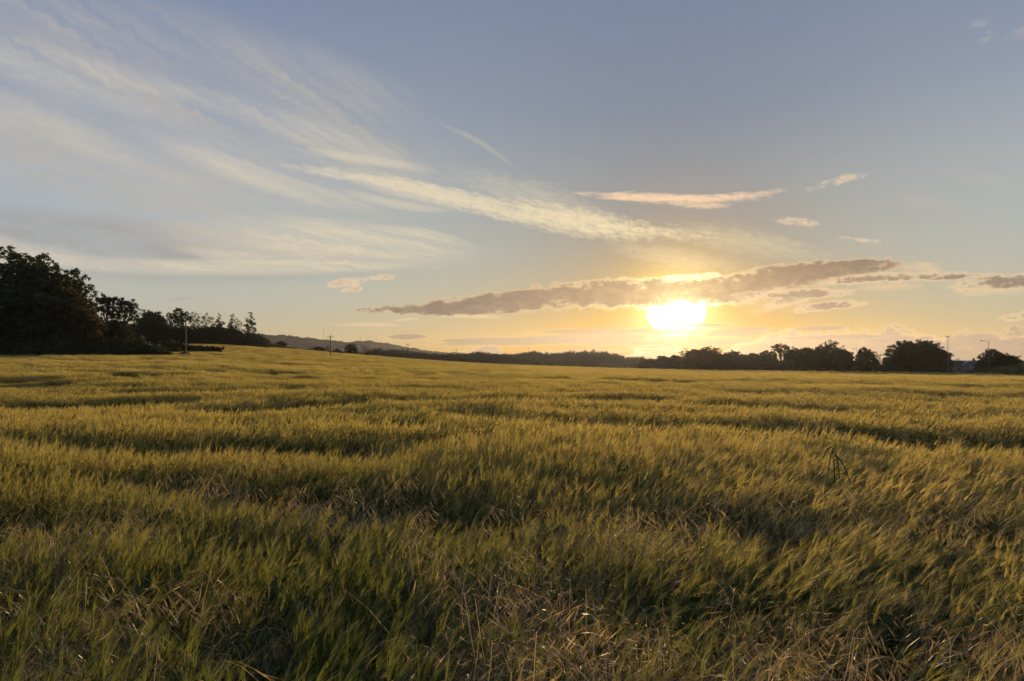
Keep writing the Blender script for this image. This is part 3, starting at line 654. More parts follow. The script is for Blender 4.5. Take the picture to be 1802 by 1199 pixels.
def crown_mesh(name, kind, seed, leaf=None):
    """unit-height trees: crown mesh + wood mesh.  kinds follow the outlines in the photograph"""
    r = np.random.default_rng(seed); mb = MB(); size, n, flat, shell, core = .013, 9000, .85, .2, None
    def ring(k, rad, z0, z1, R0, R1):
        a = r.uniform(0, 2*np.pi) + np.arange(k)*2.4; rr_ = rad*r.uniform(.6, 1.1, k)
        return np.stack([rr_*np.cos(a), rr_*np.sin(a), r.uniform(z0, z1, k)], -1), r.uniform(R0, R1, k)
    def join(*p): return np.concatenate([q_[0] for q_ in p]), np.concatenate([q_[1] for q_ in p])
    def dome(ax, zc, az_, m_, nb, amp, fill=.45):
        """clump centres through one bumpy closed crown"""
        d = r.normal(0, 1, (m_, 3)); d /= np.linalg.norm(d, axis=1)[:, None]
        bd = r.normal(0, 1, (nb, 3)); bd /= np.linalg.norm(bd, axis=1)[:, None]; bw = r.uniform(.35, .65, nb); bh = r.uniform(.5, 1, nb)
        ang_ = np.arccos(np.clip(d @ bd.T, -1, 1)); f = 1 - amp + amp*np.max(bh*np.sqrt(np.clip(1-(ang_/bw)**2, 0, 1)), axis=1)
        rad = f*(fill + (1-fill)*r.uniform(0, 1, m_)**.6)
        return d*rad[:, None]*np.array([ax, ax, az_]) + np.array([0, 0, zc])
    if kind == 'broad':            # full rounded crown down to the ground
        ax_ = r.uniform(.34, .42); C = dome(ax_, .50, .46, 460, 20, .34); core = (ax_*.62, .46, .40, 1500); C[:, 2] = np.abs(C[:, 2]); R = r.uniform(.022, .052, len(C)); n = 24000; size = .0125; wood(mb, C, R, .80, r, .020)
    elif kind == 'tall':           # tall crown of many rising lobes, small gaps towards the top
        C = dome(.27, .50, .48, 620, 44, .26); core = (.17, .44, .40, 1800); C[:, 2] = np.abs(C[:, 2]); R = r.uniform(.014, .034, len(C)); n = 26000; size = .0085; wood(mb, C, R, .82, r, .018, n_limb=14)
    elif kind == 'pine':           # scots pine: rounded head of dense flat pads, gaps and bare limbs below
        LC, LR = join(ring(7, .16, .72, .88, .12, .16), ring(8, .30, .58, .74, .09, .13), ring(6, .28, .34, .54, .07, .11), ring(4, .16, .15, .34, .07, .1))
        C = in_lobes(LC, LR, 190, r, .3, .55); R = r.uniform(.028, .05, len(C)); flat = .6; n = 15000; size = .010; wood(mb, C, R, .88, r, .024, .25, 15)
    elif kind == 'airy':           # thin see-through crown, many upright shoots
        m_ = 70; z = r.uniform(.25, .97, m_); env = .34*np.sin(np.pi*np.clip((z-.08)/.98, 0, 1))**.7
        a = r.uniform(0, 2*np.pi, m_); rad = env*np.sqrt(r.uniform(.1, 1, m_))
        C = np.stack([rad*np.cos(a), rad*np.sin(a), z], -1); R = r.uniform(.03, .07, m_); n = 5200; size = .0085; shell = .1; wood(mb, C, R, .85, r, .014, n_limb=26)
    elif kind == 'spire':          # conifer: whorls narrowing to a tip
        cc, RR = [], []
        for z in np.linspace(.06, .95, 19):
            w = .20*(1-z)**.85+.012
            for a in r.uniform(0, 2*np.pi, 7 if z < .8 else 3): cc.append((w*.7*np.cos(a), w*.7*np.sin(a), z-.02*w)); RR.append(w*.5+.006)
        C, R = np.array(cc), np.array(RR); flat = .6; n = 6000; size = .013; wood(mb, C, R, .97, r, .012, n_limb=12)
    elif kind == 'topped':         # ragged conifer with layered branches, denser below
        cc, RR = [], []
        for z in np.linspace(.06, .97, 17):
            w = (.25*(1-z)**.55+.02)*r.uniform(.65, 1.15)
            for a in r.uniform(0, 2*np.pi, 7 if z < .75 else 3):
                q_ = r.uniform(.3, .95); cc.append((w*q_*np.cos(a), w*q_*np.sin(a), z+r.normal(0, .015))); RR.append(w*.22+.026)
        C, R = np.array(cc), np.array(RR); flat = .75; n = 16000; size = .0095; wood(mb, C, R, .95, r, .016, n_limb=18)
    elif kind == 'shrub':          # low mound of leaf down to the ground
        C = dome(.9, .06, .80, 300, 14, .25); core = (.72, .05, .62, 1500); R = r.uniform(.05, .11, len(C)); n = 15000; size = .024; wood(mb, C, R, .5, r, .03, n_limb=8)
        C[:, 2] = np.abs(C[:, 2])
    V, Q, T = leaves_at(C, R, n, size, r, flat, shell)
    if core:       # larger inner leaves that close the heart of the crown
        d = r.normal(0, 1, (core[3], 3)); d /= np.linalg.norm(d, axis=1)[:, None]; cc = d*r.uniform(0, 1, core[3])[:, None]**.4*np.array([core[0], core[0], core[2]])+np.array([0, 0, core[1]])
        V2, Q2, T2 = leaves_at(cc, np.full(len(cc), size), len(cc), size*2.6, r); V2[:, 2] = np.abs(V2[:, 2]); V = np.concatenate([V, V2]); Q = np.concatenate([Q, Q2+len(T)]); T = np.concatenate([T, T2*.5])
    top = V[:, 2].max(); V /= top
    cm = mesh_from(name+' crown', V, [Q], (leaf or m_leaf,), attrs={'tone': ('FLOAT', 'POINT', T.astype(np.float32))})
    wm = mb.mesh(name+' wood', (m_bark,), True); w_ = np.empty(len(wm.vertices)*3, np.float32); wm.vertices.foreach_get('co', w_); wm.vertices.foreach_set('co', w_/top)
    return cm, wm, float(np.percentile(np.abs(V[:, 0]), 98.5))
KIND = {}
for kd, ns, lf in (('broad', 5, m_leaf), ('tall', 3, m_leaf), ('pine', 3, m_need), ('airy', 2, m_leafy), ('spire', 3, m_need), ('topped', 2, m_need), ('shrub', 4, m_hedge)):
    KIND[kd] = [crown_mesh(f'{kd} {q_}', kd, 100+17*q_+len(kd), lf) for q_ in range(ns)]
KIND['russet'] = [crown_mesh('russet', 'broad', 411, m_leafw)]
KNAME = {'broad': 'broadleaf_tree', 'tall': 'broadleaf_tree', 'pine': 'pine_tree', 'airy': 'birch_tree', 'spire': 'fir_tree', 'topped': 'fir_tree', 'shrub': 'bush', 'russet': 'broadleaf_tree'}
_cnt = {}
def plant(kind, px, row_top, width, Y, label, group=None, rowb=None, name=None, sink=.15):
    """one tree or bush; width is its breadth in photograph pixels, Y its distance in metres"""
    v = _cnt.get(kind, 0); _cnt[kind] = v+1
    cm, wm, hw = KIND[kind][v % len(KIND[kind])]
    x, y = at(px, Y); base = gz(x, y)-sink
    if rowb is not None: base = min(base, zrow(rowb, Y))
    H = zrow(row_top, Y)-base; W = width/FPX*Y
    t = thing(name or KNAME[kind], (x, y, base), label, 'bush' if kind == 'shrub' and not name else (name or 'tree').replace('_', ' '), group, rz=(v*2.39) % 6.28)
    sx = W/2/hw
    for nm, me in (('stem' if kind == 'shrub' else 'trunk', wm), ('foliage' if kind == 'shrub' else 'crown', cm)):
        o_ = bpy.data.objects.new(nm, me); col.objects.link(o_); o_.parent = t; o_.scale = (sx, sx, H)
    return t
def hedge(name, pts, label, cat='hedge', dens=60, size=.17, width=1.4, mat=None, seed=1, group=None):
    """clipped or wild hedge along a line of (px, distance, row of its top)"""
    r = np.random.default_rng(seed); cs, Rs, stems = [], [], MB()
    P = np.array([(*at(px, Y), zrow(row, Y)) for px, Y, row in pts]); 
    for a, b_ in zip(P[:-1], P[1:]):
        L = np.linalg.norm((b_-a)[:2]); nn = max(2, int(L/(.8 if width > 1.5 else .38)))
        for t in np.linspace(0, 1, nn, endpoint=False):
            p = a+(b_-a)*t; g0 = gz(p[0], p[1])-.1; h = max(p[2]-g0, .4)
            for zf in np.arange(.10, 1, max(.14, (.5 if width > 1.5 else .3)/h)):
                cs.append((p[0]+r.normal(0, .22*width), p[1]+r.normal(0, .3*width), g0+h*zf*.88+r.normal(0, .06*h*.4))); Rs.append(r.uniform(.42, .72)*min(width*.6, .35+h*.35))
    C, R = np.array(cs), np.array(Rs); n = int(dens*len(C))
    c0 = P[0].copy(); c0[2] = gz(c0[0], c0[1])
    V, Q, T = leaves_at(C-c0, R, n, size, r, .9, .3)
    f = bpy.data.objects.new(name, mesh_from(name, V, [Q], (mat or m_hedge,), attrs={'tone': ('FLOAT', 'POINT', T.astype(np.float32))})); col.objects.link(f); f.location = c0
    return tag(f, label, cat, group)

# ---- left: the tall wood at the field edge
GL = 'tall trees of the wood at the left edge of the field'
plant('tall', -60, 452, 120, 150, 'dark broadleaf tree cut by the left edge of the photo, outermost of the tall wood', GL)
plant('tall', 22, 431, 135, 146, 'tallest dark broadleaf tree of the wood, at the left edge of the photo', GL)
plant('tall', 64, 444, 105, 142, 'tall dark broadleaf tree just right of the tallest one at the far left', GL)
plant('broad', 45, 505, 150, 138, 'broad dark tree filling the wood in front of the tallest trees at the far left', GL)
plant('tall', 122, 470, 84, 147, 'tall tree with a thin see-through top, third peak of the wood from the left', GL)
plant('russet', 122, 502, 84, 139, 'tree with russet brown leaves catching light on the right flank of the wood', GL)
plant('russet', 150, 540, 56, 137, 'small russet tree at the right foot of the tall wood', GL)
plant('broad', 82, 545, 90, 136, 'low dark tree in front of the russet one in the wood at the left', GL)
plant('pine', 184, 516, 62, 160, 'left one of the pair of round-headed pines behind the hedge at the left', 'pair of round-headed pines right of the wood')
plant('pine', 217, 521, 54, 163, 'right one of the pair of round-headed pines behind the hedge at the left', 'pair of round-headed pines right of the wood')
plant('broad', 198, 558, 60, 158, 'low dark tree growing under the pair of pines', None)
# bushes along the foot of the wood
GB = 'bushes along the hedge bank at the left'
for px, rt, w, Y, lb in ((10, 585, 70, 134, 'dark bush at the foot of the wood, cut by the left edge of the photo'), (62, 588, 70, 133, 'dark bush under the tallest trees of the wood'), (112, 584, 64, 134, 'dark bush at the foot of the russet tree'),
        (160, 588, 64, 137, 'pale-topped bush right of the russet tree'), (206, 590, 66, 141, 'low bush in front of the pair of pines'), (243, 584, 50, 146, 'rounded bush right of the pines, behind the big end bush'), (262, 601, 76, 147, 'big rounded bush ending the hedge, left of the wooden pole')):
    plant('shrub', px, rt, w, Y, lb, GB)
hedge('hedge', [(-160, 136, 600), (-20, 136, 600), (120, 138, 604), (230, 145, 607), (288, 150, 612)], 'dark wild hedge running along the field under the wood at the left', seed=3, width=2.0)
hedge('hedge', [(288, 188, 599), (302, 186, 599), (335, 187, 607), (390, 193, 610.5)], 'low clipped hedge ending square in the field behind the wooden pole', seed=4, width=1.3, dens=80)
plant('shrub', 300, 596.5, 26, 185, 'small rounded bush at the left end of the low clipped hedge', None)
plant('shrub', 325, 617.5, 25, 158, 'small bush around the foot of the wooden pole', None)
# ---- the tree belt on the crest left of centre
GR = 'trees of the belt along the crest of the field'
for kd, px, rt, w, Y, lb in (
    ('airy', 250, 543, 46, 292, 'thin-leaved tree at the left end of the crest belt'), ('broad', 268, 547, 48, 290, 'dark cone-shaped tree near the left end of the crest belt'), ('airy', 284, 547, 40, 296, 'thin-leaved tree between the dark cone and the round pine on the crest'),
    ('pine', 320, 541.5, 42, 300, 'round-headed dark pine standing highest on the crest, behind the wooden pole'), ('pine', 306, 553, 30, 298, 'smaller dark pine leaning on the left of the round-headed one'),
    ('airy', 343, 550, 30, 305, 'bare-looking thin tree just right of the round-headed pine'), ('airy', 360, 549, 34, 306, 'second thin tree right of the round-headed pine'),
    ('topped', 386, 551, 26, 308, 'dark ragged pine in the middle of the crest belt'), ('topped', 408, 552, 22, 310, 'narrow ragged pine, second from the right end of the crest belt'), ('airy', 418, 559, 16, 312, 'small thin tree beside the narrow pine on the crest'),
    ('topped', 440, 548.5, 32, 318, 'lone ragged fir standing clear at the right end of the crest belt'),
    ('broad', 236, 570, 50, 285, 'low dark tree under the left end of the crest belt'), ('broad', 290, 568, 56, 287, 'low dark tree filling the belt under the cone-shaped tree'), ('broad', 334, 573, 52, 292, 'low dark tree in the belt right of the wooden pole'),
    ('broad', 372, 571, 50, 300, 'low dark tree in the belt under the ragged pine'), ('broad', 405, 577, 46, 308, 'low dark tree in the belt under the narrow pine')):
    plant(kd, px, rt, w, Y, lb, GR)
for px, rt, w, Y, lb in ((430, 584, 40, 318, 'dark bush under the lone ragged fir'), (452, 585, 34, 325, 'dark bush right of the lone ragged fir'), (463, 592, 30, 335, 'outermost bush at the foot of the crest belt, right end')):
    plant('shrub', px, rt, w, Y, lb, 'bushes at the right end of the crest belt')
hedge('hedge', [(225, 285, 586), (265, 292, 588), (320, 300, 590), (380, 312, 592), (430, 325, 596), (478, 355, 605), (520, 395, 613), (560, 405, 617)], 'dark undergrowth hedge along the foot of the crest belt', seed=5, width=2.4, dens=40, size=.3)
# ---- far edge of the field, centre left
GC = 'small trees along the far edge of the field, centre left'
for kd, px, rt, w, Y, lb in (('broad', 494, 600, 19, 400, 'small rounded tree alone on the skyline, below the ridge, left of the tall mast'), ('shrub', 516, 611, 10, 405, 'tiny bush right of the lone rounded tree on the skyline'),
    ('shrub', 546, 611, 14, 418, 'small bush at the left of the row by the second wooden pole'), ('broad', 562, 609.5, 20, 420, 'small tree just left of the second wooden pole'), ('airy', 577, 604, 8, 424, 'thin tree right behind the second wooden pole'),
    ('shrub', 594, 613, 18, 424, 'small bush right of the second wooden pole'), ('broad', 618, 604, 22, 428, 'largest rounded tree of the row right of the second wooden pole'), ('airy', 642, 609, 12, 430, 'thin pale tree between the rounded tree and the fir plantation')):
    plant(kd, px, rt, w, Y, lb, GC)
hedge('hedge', [(535, 412, 617), (600, 422, 618.5), (660, 430, 621)], 'low dark hedge under the small trees by the second wooden pole', seed=6, width=2.0, dens=40, size=.3)
# ================================================================= far wood, ridge and hills
def lobes(pts, px): return np.interp(px, [p[0] for p in pts], [p[1] for p in pts])
def far_wood(name, prof, Y0, Y1, n, frac_fir, label, seed, hmin=3):
    """a distant wood seen as one mass: hundreds of overlapping firs and round crowns"""
    r = np.random.default_rng(seed); Vs, Qs, Ts, off = [], [], [], 0
    fir, rnd = KIND['spire'], KIND['broad']
    def raw(me):
        v = np.empty(len(me.vertices)*3, np.float32); me.vertices.foreach_get('co', v); v = v.reshape(-1, 4, 3)
        t = np.empty(len(me.vertices), np.float32); me.attributes['tone'].data.foreach_get('value', t); return v, t.reshape(-1, 4)
    F = [raw(k[0]) for k in fir]; B = [raw(k[0]) for k in rnd[:3]]
    for _ in range(n):
        px = r.uniform(prof[0][0], prof[-1][0]); Y = r.uniform(Y0, Y1); top = lobes(prof, px) + r.exponential(3.2)-1.2 - (r.uniform() < .07)*r.uniform(0, 2.5)
        x, y = at(px, Y); g0 = gz(x, y)-1.0; H = zrow(top, Y)-g0
        if H < hmin: continue
        is_fir = r.uniform() < frac_fir(px); v, t = (F if is_fir else B)[r.integers(0, 3)]
        k = r.choice(len(v), min(len(v), 520), replace=False); w = (min(H, 17)*r.uniform(.5, .8)) if is_fir else min(H, 13)*r.uniform(.8, 1.2)
        a = r.uniform(0, 6.28); R_ = np.array([[math.cos(a), -math.sin(a), 0], [math.sin(a), math.cos(a), 0], [0, 0, 1]])
        c = v[k].mean(1, keepdims=True); vv = (c + (v[k]-c)*2.6)
        vv = (vv.reshape(-1, 3) @ R_.T)*np.array([w, w, H]) + np.array([x, y, g0])
        Vs.append(vv); Ts.append(np.clip(t[k].ravel()*.6+r.uniform(0, .4), 0, 1)); Qs.append(np.arange(len(vv)).reshape(-1, 4)+off); off += len(vv)
    o_ = bpy.data.objects.new(name, mesh_from(name, np.concatenate(Vs), [np.concatenate(Qs)], (m_need,), attrs={'tone': ('FLOAT', 'POINT', np.concatenate(Ts).astype(np.float32))}))
    col.objects.link(o_); return tag(o_, label, 'wood', kind='stuff')
far_wood('fir_plantation', [(645, 613), (675, 613), (720, 615), (750, 619), (775, 622.5), (822, 623), (834, 619), (850, 618), (862, 622), (905, 623)], 440, 520, 520, lambda p: .85 if p < 770 else .3, 'dark fir plantation along the far edge of the field', 11)
far_wood('hill_wood', [(780, 624), (860, 623), (900, 622.5), (925, 620), (938, 616), (950, 618), (962, 622), (990, 619.5), (1010, 616), (1040, 615.5), (1070, 618), (1092, 623.5), (1100, 628), (1115, 627), (1130, 627), (1135, 632), (1150, 634), (1190, 636)], 560, 680, 700, lambda p: .55, 'hazy mixed wood on the rise behind the field, left of the sun', 12)

# the low rise carrying that wood
def ridge(name, pts, Y, depth, mat, seed, bump=0.0, back=1.0, base=-6):
    """a hill as real relief: crest along pts (px, row), falling away to the front and the back"""
    r = np.random.default_rng(seed); px = np.linspace(pts[0][0], pts[-1][0], 420); rows = np.interp(px, [p[0] for p in pts], [p[1] for p in pts])
    kk = np.exp(-.5*(np.arange(-9, 10)/4.0)**2); kk /= kk.sum(); rows = np.convolve(np.pad(rows, 9, mode='edge'), kk, 'valid')
    ts = np.linspace(-1, 1, 41); X, Z = [], []
    V = []
    for t in ts:
        Yt = Y + t*depth; xs = (px-CX)/FPX*Y*(1+.0*t); top = zrow(rows, Y)
        f = (1-abs(t)**1.6)
        bz = bump*(vnoise(xs, np.full_like(xs, Yt), 26, seed)+.5*vnoise(xs, np.full_like(xs, Yt), 9, seed+1)-.7)*(.35+f)
        V.append(np.stack([xs, np.full_like(xs, Yt), base + (top-base)*f + bz], -1))
    V = np.concatenate(V); n = len(px); i = np.arange(len(ts)-1)[:, None]*n; j = np.arange(n-1)[None]
    Q = np.stack([i+j, i+j+1, i+n+j+1, i+n+j], -1).reshape(-1, 4)
    o_ = bpy.data.objects.new(name, mesh_from(name, V, [Q], (mat,), smooth=True)); col.objects.link(o_); return tag(o_, kind='structure')
m_wooded = plain('wooded hillside', (.035,.040,.024), 1.0, .0, .45, .03)
m_past = plain('far pasture', (.09,.085,.035), 1.0, .0, .3, .02)
ridge('hill', [(250, 640), (380, 592), (430, 588.5), (470, 590), (500, 592), (530, 594), (560, 597.5), (590, 601), (620, 602.5), (640, 601), (660, 603), (690, 606), (715, 612), (740, 617), (790, 622), (840, 624), (900, 630), (980, 645)], 2500, 420, m_wooded, 61, 7)
ridge('hill', [(640, 644), (740, 626), (800, 625.5), (850, 628), (900, 628), (940, 632), (990, 628), (1040, 626), (1080, 631), (1110, 638), (1150, 644), (1180, 650)], 720, 90, m_past, 62, .6, base=-2)

# ---- the tree line right of centre
GT = 'trees of the line along the far edge of the field, right of centre'
rows_ = [  # kind, centre px, top row, width, distance, label
 ('broad', 1141, 629.5, 34, 330, 'leftmost low tree of the hazy line under the sun'), ('broad', 1166, 625.5, 28, 325, 'low rounded tree in the haze under the sun'), ('broad', 1188, 624, 30, 318, 'low tree in the haze left of the tall hazy clump'),
 ('airy', 1206, 611.5, 26, 312, 'thin-topped tree at the left of the hazy clump under the sun'), ('broad', 1224, 613, 40, 305, 'rounded tree in the hazy clump right below the sun'), ('broad', 1245, 609, 44, 300, 'tallest tree of the hazy clump below the sun'),
 ('airy', 1262, 611, 28, 298, 'thin spreading tree at the right of the hazy clump below the sun'), ('broad', 1288, 615, 34, 292, 'rounded tree between the hazy clump and the gap with light'), ('broad', 1268, 622, 46, 295, 'low tree filling the hazy clump'),
 ('broad', 1308, 622, 18, 286, 'small tree just left of the bright gap in the tree line'), ('broad', 1325, 620, 36, 270, 'low rounded tree right of the bright gap in the tree line'), ('broad', 1350, 616, 40, 262, 'low dark tree left of the open-crowned one'),
 ('pine', 1375, 604.5, 40, 255, 'open-crowned tree with sky showing through, in the middle of the dark line'), ('broad', 1400, 609.5, 38, 248, 'dark tree right of the open-crowned one'), ('broad', 1424, 610.5, 36, 244, 'flat-topped dark tree left of the tallest one in the line'),
 ('tall', 1462, 597.5, 48, 240, 'tallest pointed tree in the middle of the dark line'), ('broad', 1444, 611, 34, 242, 'dark tree against the left side of the tallest pointed tree'), ('broad', 1484, 613, 36, 236, 'sloping tree against the right side of the tallest pointed tree'),
 ('broad', 1523, 610, 38, 228, 'squarish dark tree beside the half-hidden lamp'), ('airy', 1546, 618, 24, 226, 'thin tree with separate twigs right of the squarish tree'), ('broad', 1567, 625, 28, 224, 'low dark tree left of the big double tree'),
 ('broad', 1597, 598, 52, 214, 'left half of the big double-peaked tree'), ('broad', 1630, 596.5, 54, 212, 'right half of the big double-peaked tree'), ('broad', 1655, 614, 38, 208, 'low tree on the right flank of the big double-peaked tree, by the tall lamp mast'),
 ('airy', 1684, 630.5, 16, 330, 'tiny thin tree showing over the roof of the house'), ('broad', 1750, 613, 56, 176, 'broad dark tree on the bank under the curved street lamp'), ('broad', 1776, 622, 46, 174, 'lower right part tree next to the broad one on the bank'), ('shrub', 1728, 629, 30, 172, 'bush at the left foot of the broad tree on the bank')]
for kd, px, rt, w, Y, lb in rows_: plant(kd, px, rt, w, Y, lb, GT)
# understorey
hedge('hedge', [(1125, 332, 637), (1200, 316, 634), (1300, 284, 634), (1306, 282, 642), (1314, 278, 642), (1322, 272, 634), (1400, 252, 634), (1480, 238, 636), (1560, 224, 640), (1640, 208, 642), (1672, 202, 645)], 'long dark hedge at the foot of the tree line right of centre', seed=7, width=2.4, dens=70, size=.26)
hedge('hedge', [(1660, 176, 654), (1700, 168, 655), (1760, 162, 656), (1830, 158, 656), (1960, 150, 650)], 'rough low hedge along the field edge in front of the grassy bank', seed=8, width=1.6, dens=70, size=.16)
hedge('hedge', [(1290, 232, 652), (1400, 222, 651), (1500, 205, 652), (1600, 186, 653), (1664, 176, 654)], 'low rank growth along the field edge under the tree line at the right', seed=9, width=1.6, dens=60, size=.19)
hedge('hedge', [(880, 440, 637), (960, 425, 640), (1040, 400, 643), (1130, 350, 645), (1210, 318, 647), (1300, 288, 649)], 'low hedge along the far field edge in front of the hazy wood', seed=10, width=2.0, dens=40, size=.3)
for px, rt, w, Y, lb in ((938, 628, 30, 500, 'rounded tree in front of the hump of the hazy wood'), (1062, 632, 26, 460, 'rounded tree low at the foot of the hazy wood'), (890, 633, 20, 480, 'small rounded tree at the foot of the fir plantation end')):
    plant('broad', px, rt, w, Y, lb, 'single trees in front of the hazy wood')

# the grassy bank at the right
m_bank = plain('rough grass bank', (.055,.060,.020), 1.0, .0, .5, .5)
r_ = np.random.default_rng(5)
us = np.linspace(0, 1, 90); vs = np.linspace(-1, 1, 30); V = []
for v_ in vs:
    for u in us:
        px = 1690 + u*520; Y = 172 - 14*u; top = np.interp(px, [1690, 1715, 1750, 1802, 1900, 2210], [660, 654, 648, 640, 636, 634])
        x, _ = at(px, Y); y = Y + v_*9; g0 = gz(x, y)-.3; f = (1-abs(v_)**1.8)
        V.append((x, y, g0 + max(zrow(top, Y)-g0, .1)*f + .18*(vnoise(x, y, 1.3, 2)-.5)*f))
n = len(us); i = np.arange(len(vs)-1)[:, None]*n; j = np.arange(n-1)[None]
bk = bpy.data.objects.new('embankment', mesh_from('embankment', V, [np.stack([i+j, i+j+1, i+n+j+1, i+n+j], -1).reshape(-1, 4)], (m_bank,), smooth=True)); col.objects.link(bk); tag(bk, kind='structure')
# rank grass on the bank
Vs = np.array(V); pick = r_.integers(0, len(Vs), 9000); P0 = Vs[pick] + r_.normal(0, .35, (9000, 3))*np.array([1, 1, .1])
hh = r_.uniform(.25, .7, 9000); PG = np.stack([P0, P0+np.stack([r_.normal(.05, .1, 9000), r_.normal(0, .1, 9000), hh], -1)], 1)
V, Q, T = ribbons(PG, np.tile([.06, .01], (9000, 1)), rdir(9000, r_), r_.uniform(0, 1, 9000))
m_rank = leafy('rank grass', (.045,.06,.018), (.13,.12,.04), .4, gloss=.04)
og = bpy.data.objects.new('bank_grass', mesh_from('bank_grass', V, [Q], (m_rank,), attrs={'tone': ('FLOAT', 'POINT', T.astype(np.float32))})); col.objects.link(og); tag(og, 'rough grass growing on the bank at the right', 'grass', kind='stuff')

# ================================================================= poles, masts, lamps, house
m_pole = plain('weathered pole wood', (.16,.13,.10), .8, .2, .3, 4)
m_poled = plain('dark pole wood', (.045,.036,.028), .9, .1, .3, 4)  # darker wood tone for the farther poles
m_steel = plain('galvanised steel', (.16,.16,.17), .45, .5, .2, 4)
m_cer = plain('insulator', (.30,.29,.27), .25, .5, .1, 20)
def utility_pole(px, Y, row_top, label, arm=1.0, n_ins=3, group='wooden power poles crossing the field', rowb=None):
    x, y = at(px, Y); g0 = gz(x, y)-.3; top = zrow(row_top, Y); h = top-g0
    t = thing('utility_pole', (x, y, g0), label, 'utility pole', group)
    m_ = MB(); m_.tube([(0, 0, 0), (0, 0, h*.5), (0, 0, h)], [.17, .15, .12], 10); m_.build('post', m_pole if px < 400 else m_poled, t, True)
    m_ = MB(); m_.box((0, -.15, h-.55), (2.1*arm, .10, .13)); m_.build('crossarm', m_pole if px < 400 else m_poled, t)
    m_ = MB(); m_.tube([(-.55*arm, -.15, h-.6), (0, -.14, h-1.25)], [.025, .025], 5); m_.tube([(.55*arm, -.15, h-.6), (0, -.14, h-1.25)], [.025, .025], 5); m_.build('brace', m_steel, t)
    for ix in ((-.95, .95, 0)[:n_ins]):
        m_ = MB(); zz = h-.485 if ix else h; yy = -.15 if ix else 0
        m_.tube([(ix*arm, yy, zz), (ix*arm, yy, zz+.08), (ix*arm, yy, zz+.10), (ix*arm, yy, zz+.18), (ix*arm, yy, zz+.2), (ix*arm, yy, zz+.32)], [.03, .035, .09, .10, .06, .045], 8); m_.build('insulator', m_cer, t, True)
    return t
utility_pole(327, 160, 556, 'near wooden power pole rising from a small bush at the left', 1.0)
p2 = utility_pole(581.5, 268, 590.5, 'power pole with a crossarm standing in the crop below the ridge, second from the left', 1.25)
m_ = MB(); hh = 9.2; m_.tube([(.12, -.28, hh-1.9), (.12, -.28, hh-1.85), (.12, -.28, hh-1.2), (.12, -.28, hh-1.15)], [.12, .2, .2, .12], 8); m_.build('pole_box', m_steel, p2)
utility_pole(718, 400, 604.5, 'small far power pole in front of the fir plantation', 1.35)
utility_pole(803, 560, 614.5, 'tiny far power pole on the skyline right of the fir plantation', 1.1)
utility_pole(930, 690, 611.5, 'tiny faint power pole over the hump of the hazy wood', 1.6)
def mast(px, Y, row_top, rowb, w, label):
    x, y = at(px, Y); g0 = zrow(rowb, Y); h = zrow(row_top, Y)-g0
    t = thing('radio_mast', (x, y, g0), label, 'mast', 'radio masts on the ridge')
    m_ = MB(); hb = h*.72
    for k in range(3):
        a = k*2.094; m_.tube([(w*math.cos(a), w*math.sin(a), 0), (w*.55*math.cos(a), w*.55*math.sin(a), hb)], [w*.22, w*.16], 5)
    for k in range(14):
        z = hb*k/14; f = w*(1-.45*k/14)
        for q_ in range(3):
            a, b_ = q_*2.094, (q_+1)*2.094; m_.tube([(f*math.cos(a), f*math.sin(a), z), (f*.97*math.cos(b_), f*.97*math.sin(b_), z+hb/14)], [w*.1, w*.1], 3)
    m_.build('lattice', m_steel, t)
    m_ = MB(); m_.tube([(0, 0, hb*.98), (0, 0, h*.86), (0, 0, h)], [w*.45, w*.3, w*.12], 6); m_.build('antenna', m_steel, t)
    m_ = MB(); m_.tube([(w, 0, hb*.62), (w+.3, 0, hb*.62), (w+.9, 0, hb*.62)], [w*.9, w*.9, w*.9], 8); m_.build('dish', m_steel, t)
mast(569.5, 2480, 568.5, 600, 1.3, 'tallest thin radio mast on the ridge, left of the other masts')
mast(603, 2490, 597, 604, .8, 'shortest radio mast on the ridge, between the tall one and the rest')
mast(634, 2480, 590, 604, 1.2, 'radio mast on the ridge, second from the right')
mast(662, 2480, 591.5, 605, 1.1, 'rightmost radio mast on the ridge')

m_lamp = plain('painted steel', (.09,.09,.09), .5, .4, .15, 5); m_lens = plain('lamp glass', (.35,.35,.33), .2, .5, .05, 5)
def street_lamp(px, Y, row_top, armlen, label):
    x, y = at(px, Y); g0 = gz(x, y)-.2; h = zrow(row_top, Y)-g0
    t = thing('street_lamp', (x, y, g0), label, 'street lamp', None)
    m_ = MB(); m_.tube([(0, 0, 0), (0, 0, 1.4), (0, 0, 1.45), (0, 0, h-.15), (-.06, 0, h-.03), (-.2, 0, h)], [.11, .11, .075, .06, .055, .05], 8); m_.build('post', m_lamp, t, True)
    m_ = MB(); m_.tube([(-.2, 0, h), (-armlen*.6, 0, h+.02), (-armlen, 0, h+.04)], [.05, .04, .04], 6); m_.build('arm', m_lamp, t, True)
    m_ = MB(); m_.box((-armlen-.35, 0, h+.05), (.85, .30, .11)); m_.box((-armlen-.38, 0, h+.12), (.5, .22, .05)); hd = m_.build('lamp_head', m_lamp, t)
    m_ = MB(); m_.box((-armlen-.42, 0, h-.02), (.55, .22, .03)); m_.build('lens', m_lens, hd)
street_lamp(1740, 170, 600.5, 1.35, 'street lamp with an arm to the left, rising behind the tree on the bank')
street_lamp(1508, 232, 614.5, .9, 'lamp head half hidden by trees in the middle of the dark line')
x, y = at(1668, 200); g0 = gz(x, y)-.2; h = zrow(594, 200)-g0
t = thing('floodlight_mast', (x, y, g0), 'straight floodlight mast with a V-shaped head beside the big double-peaked tree', 'floodlight')
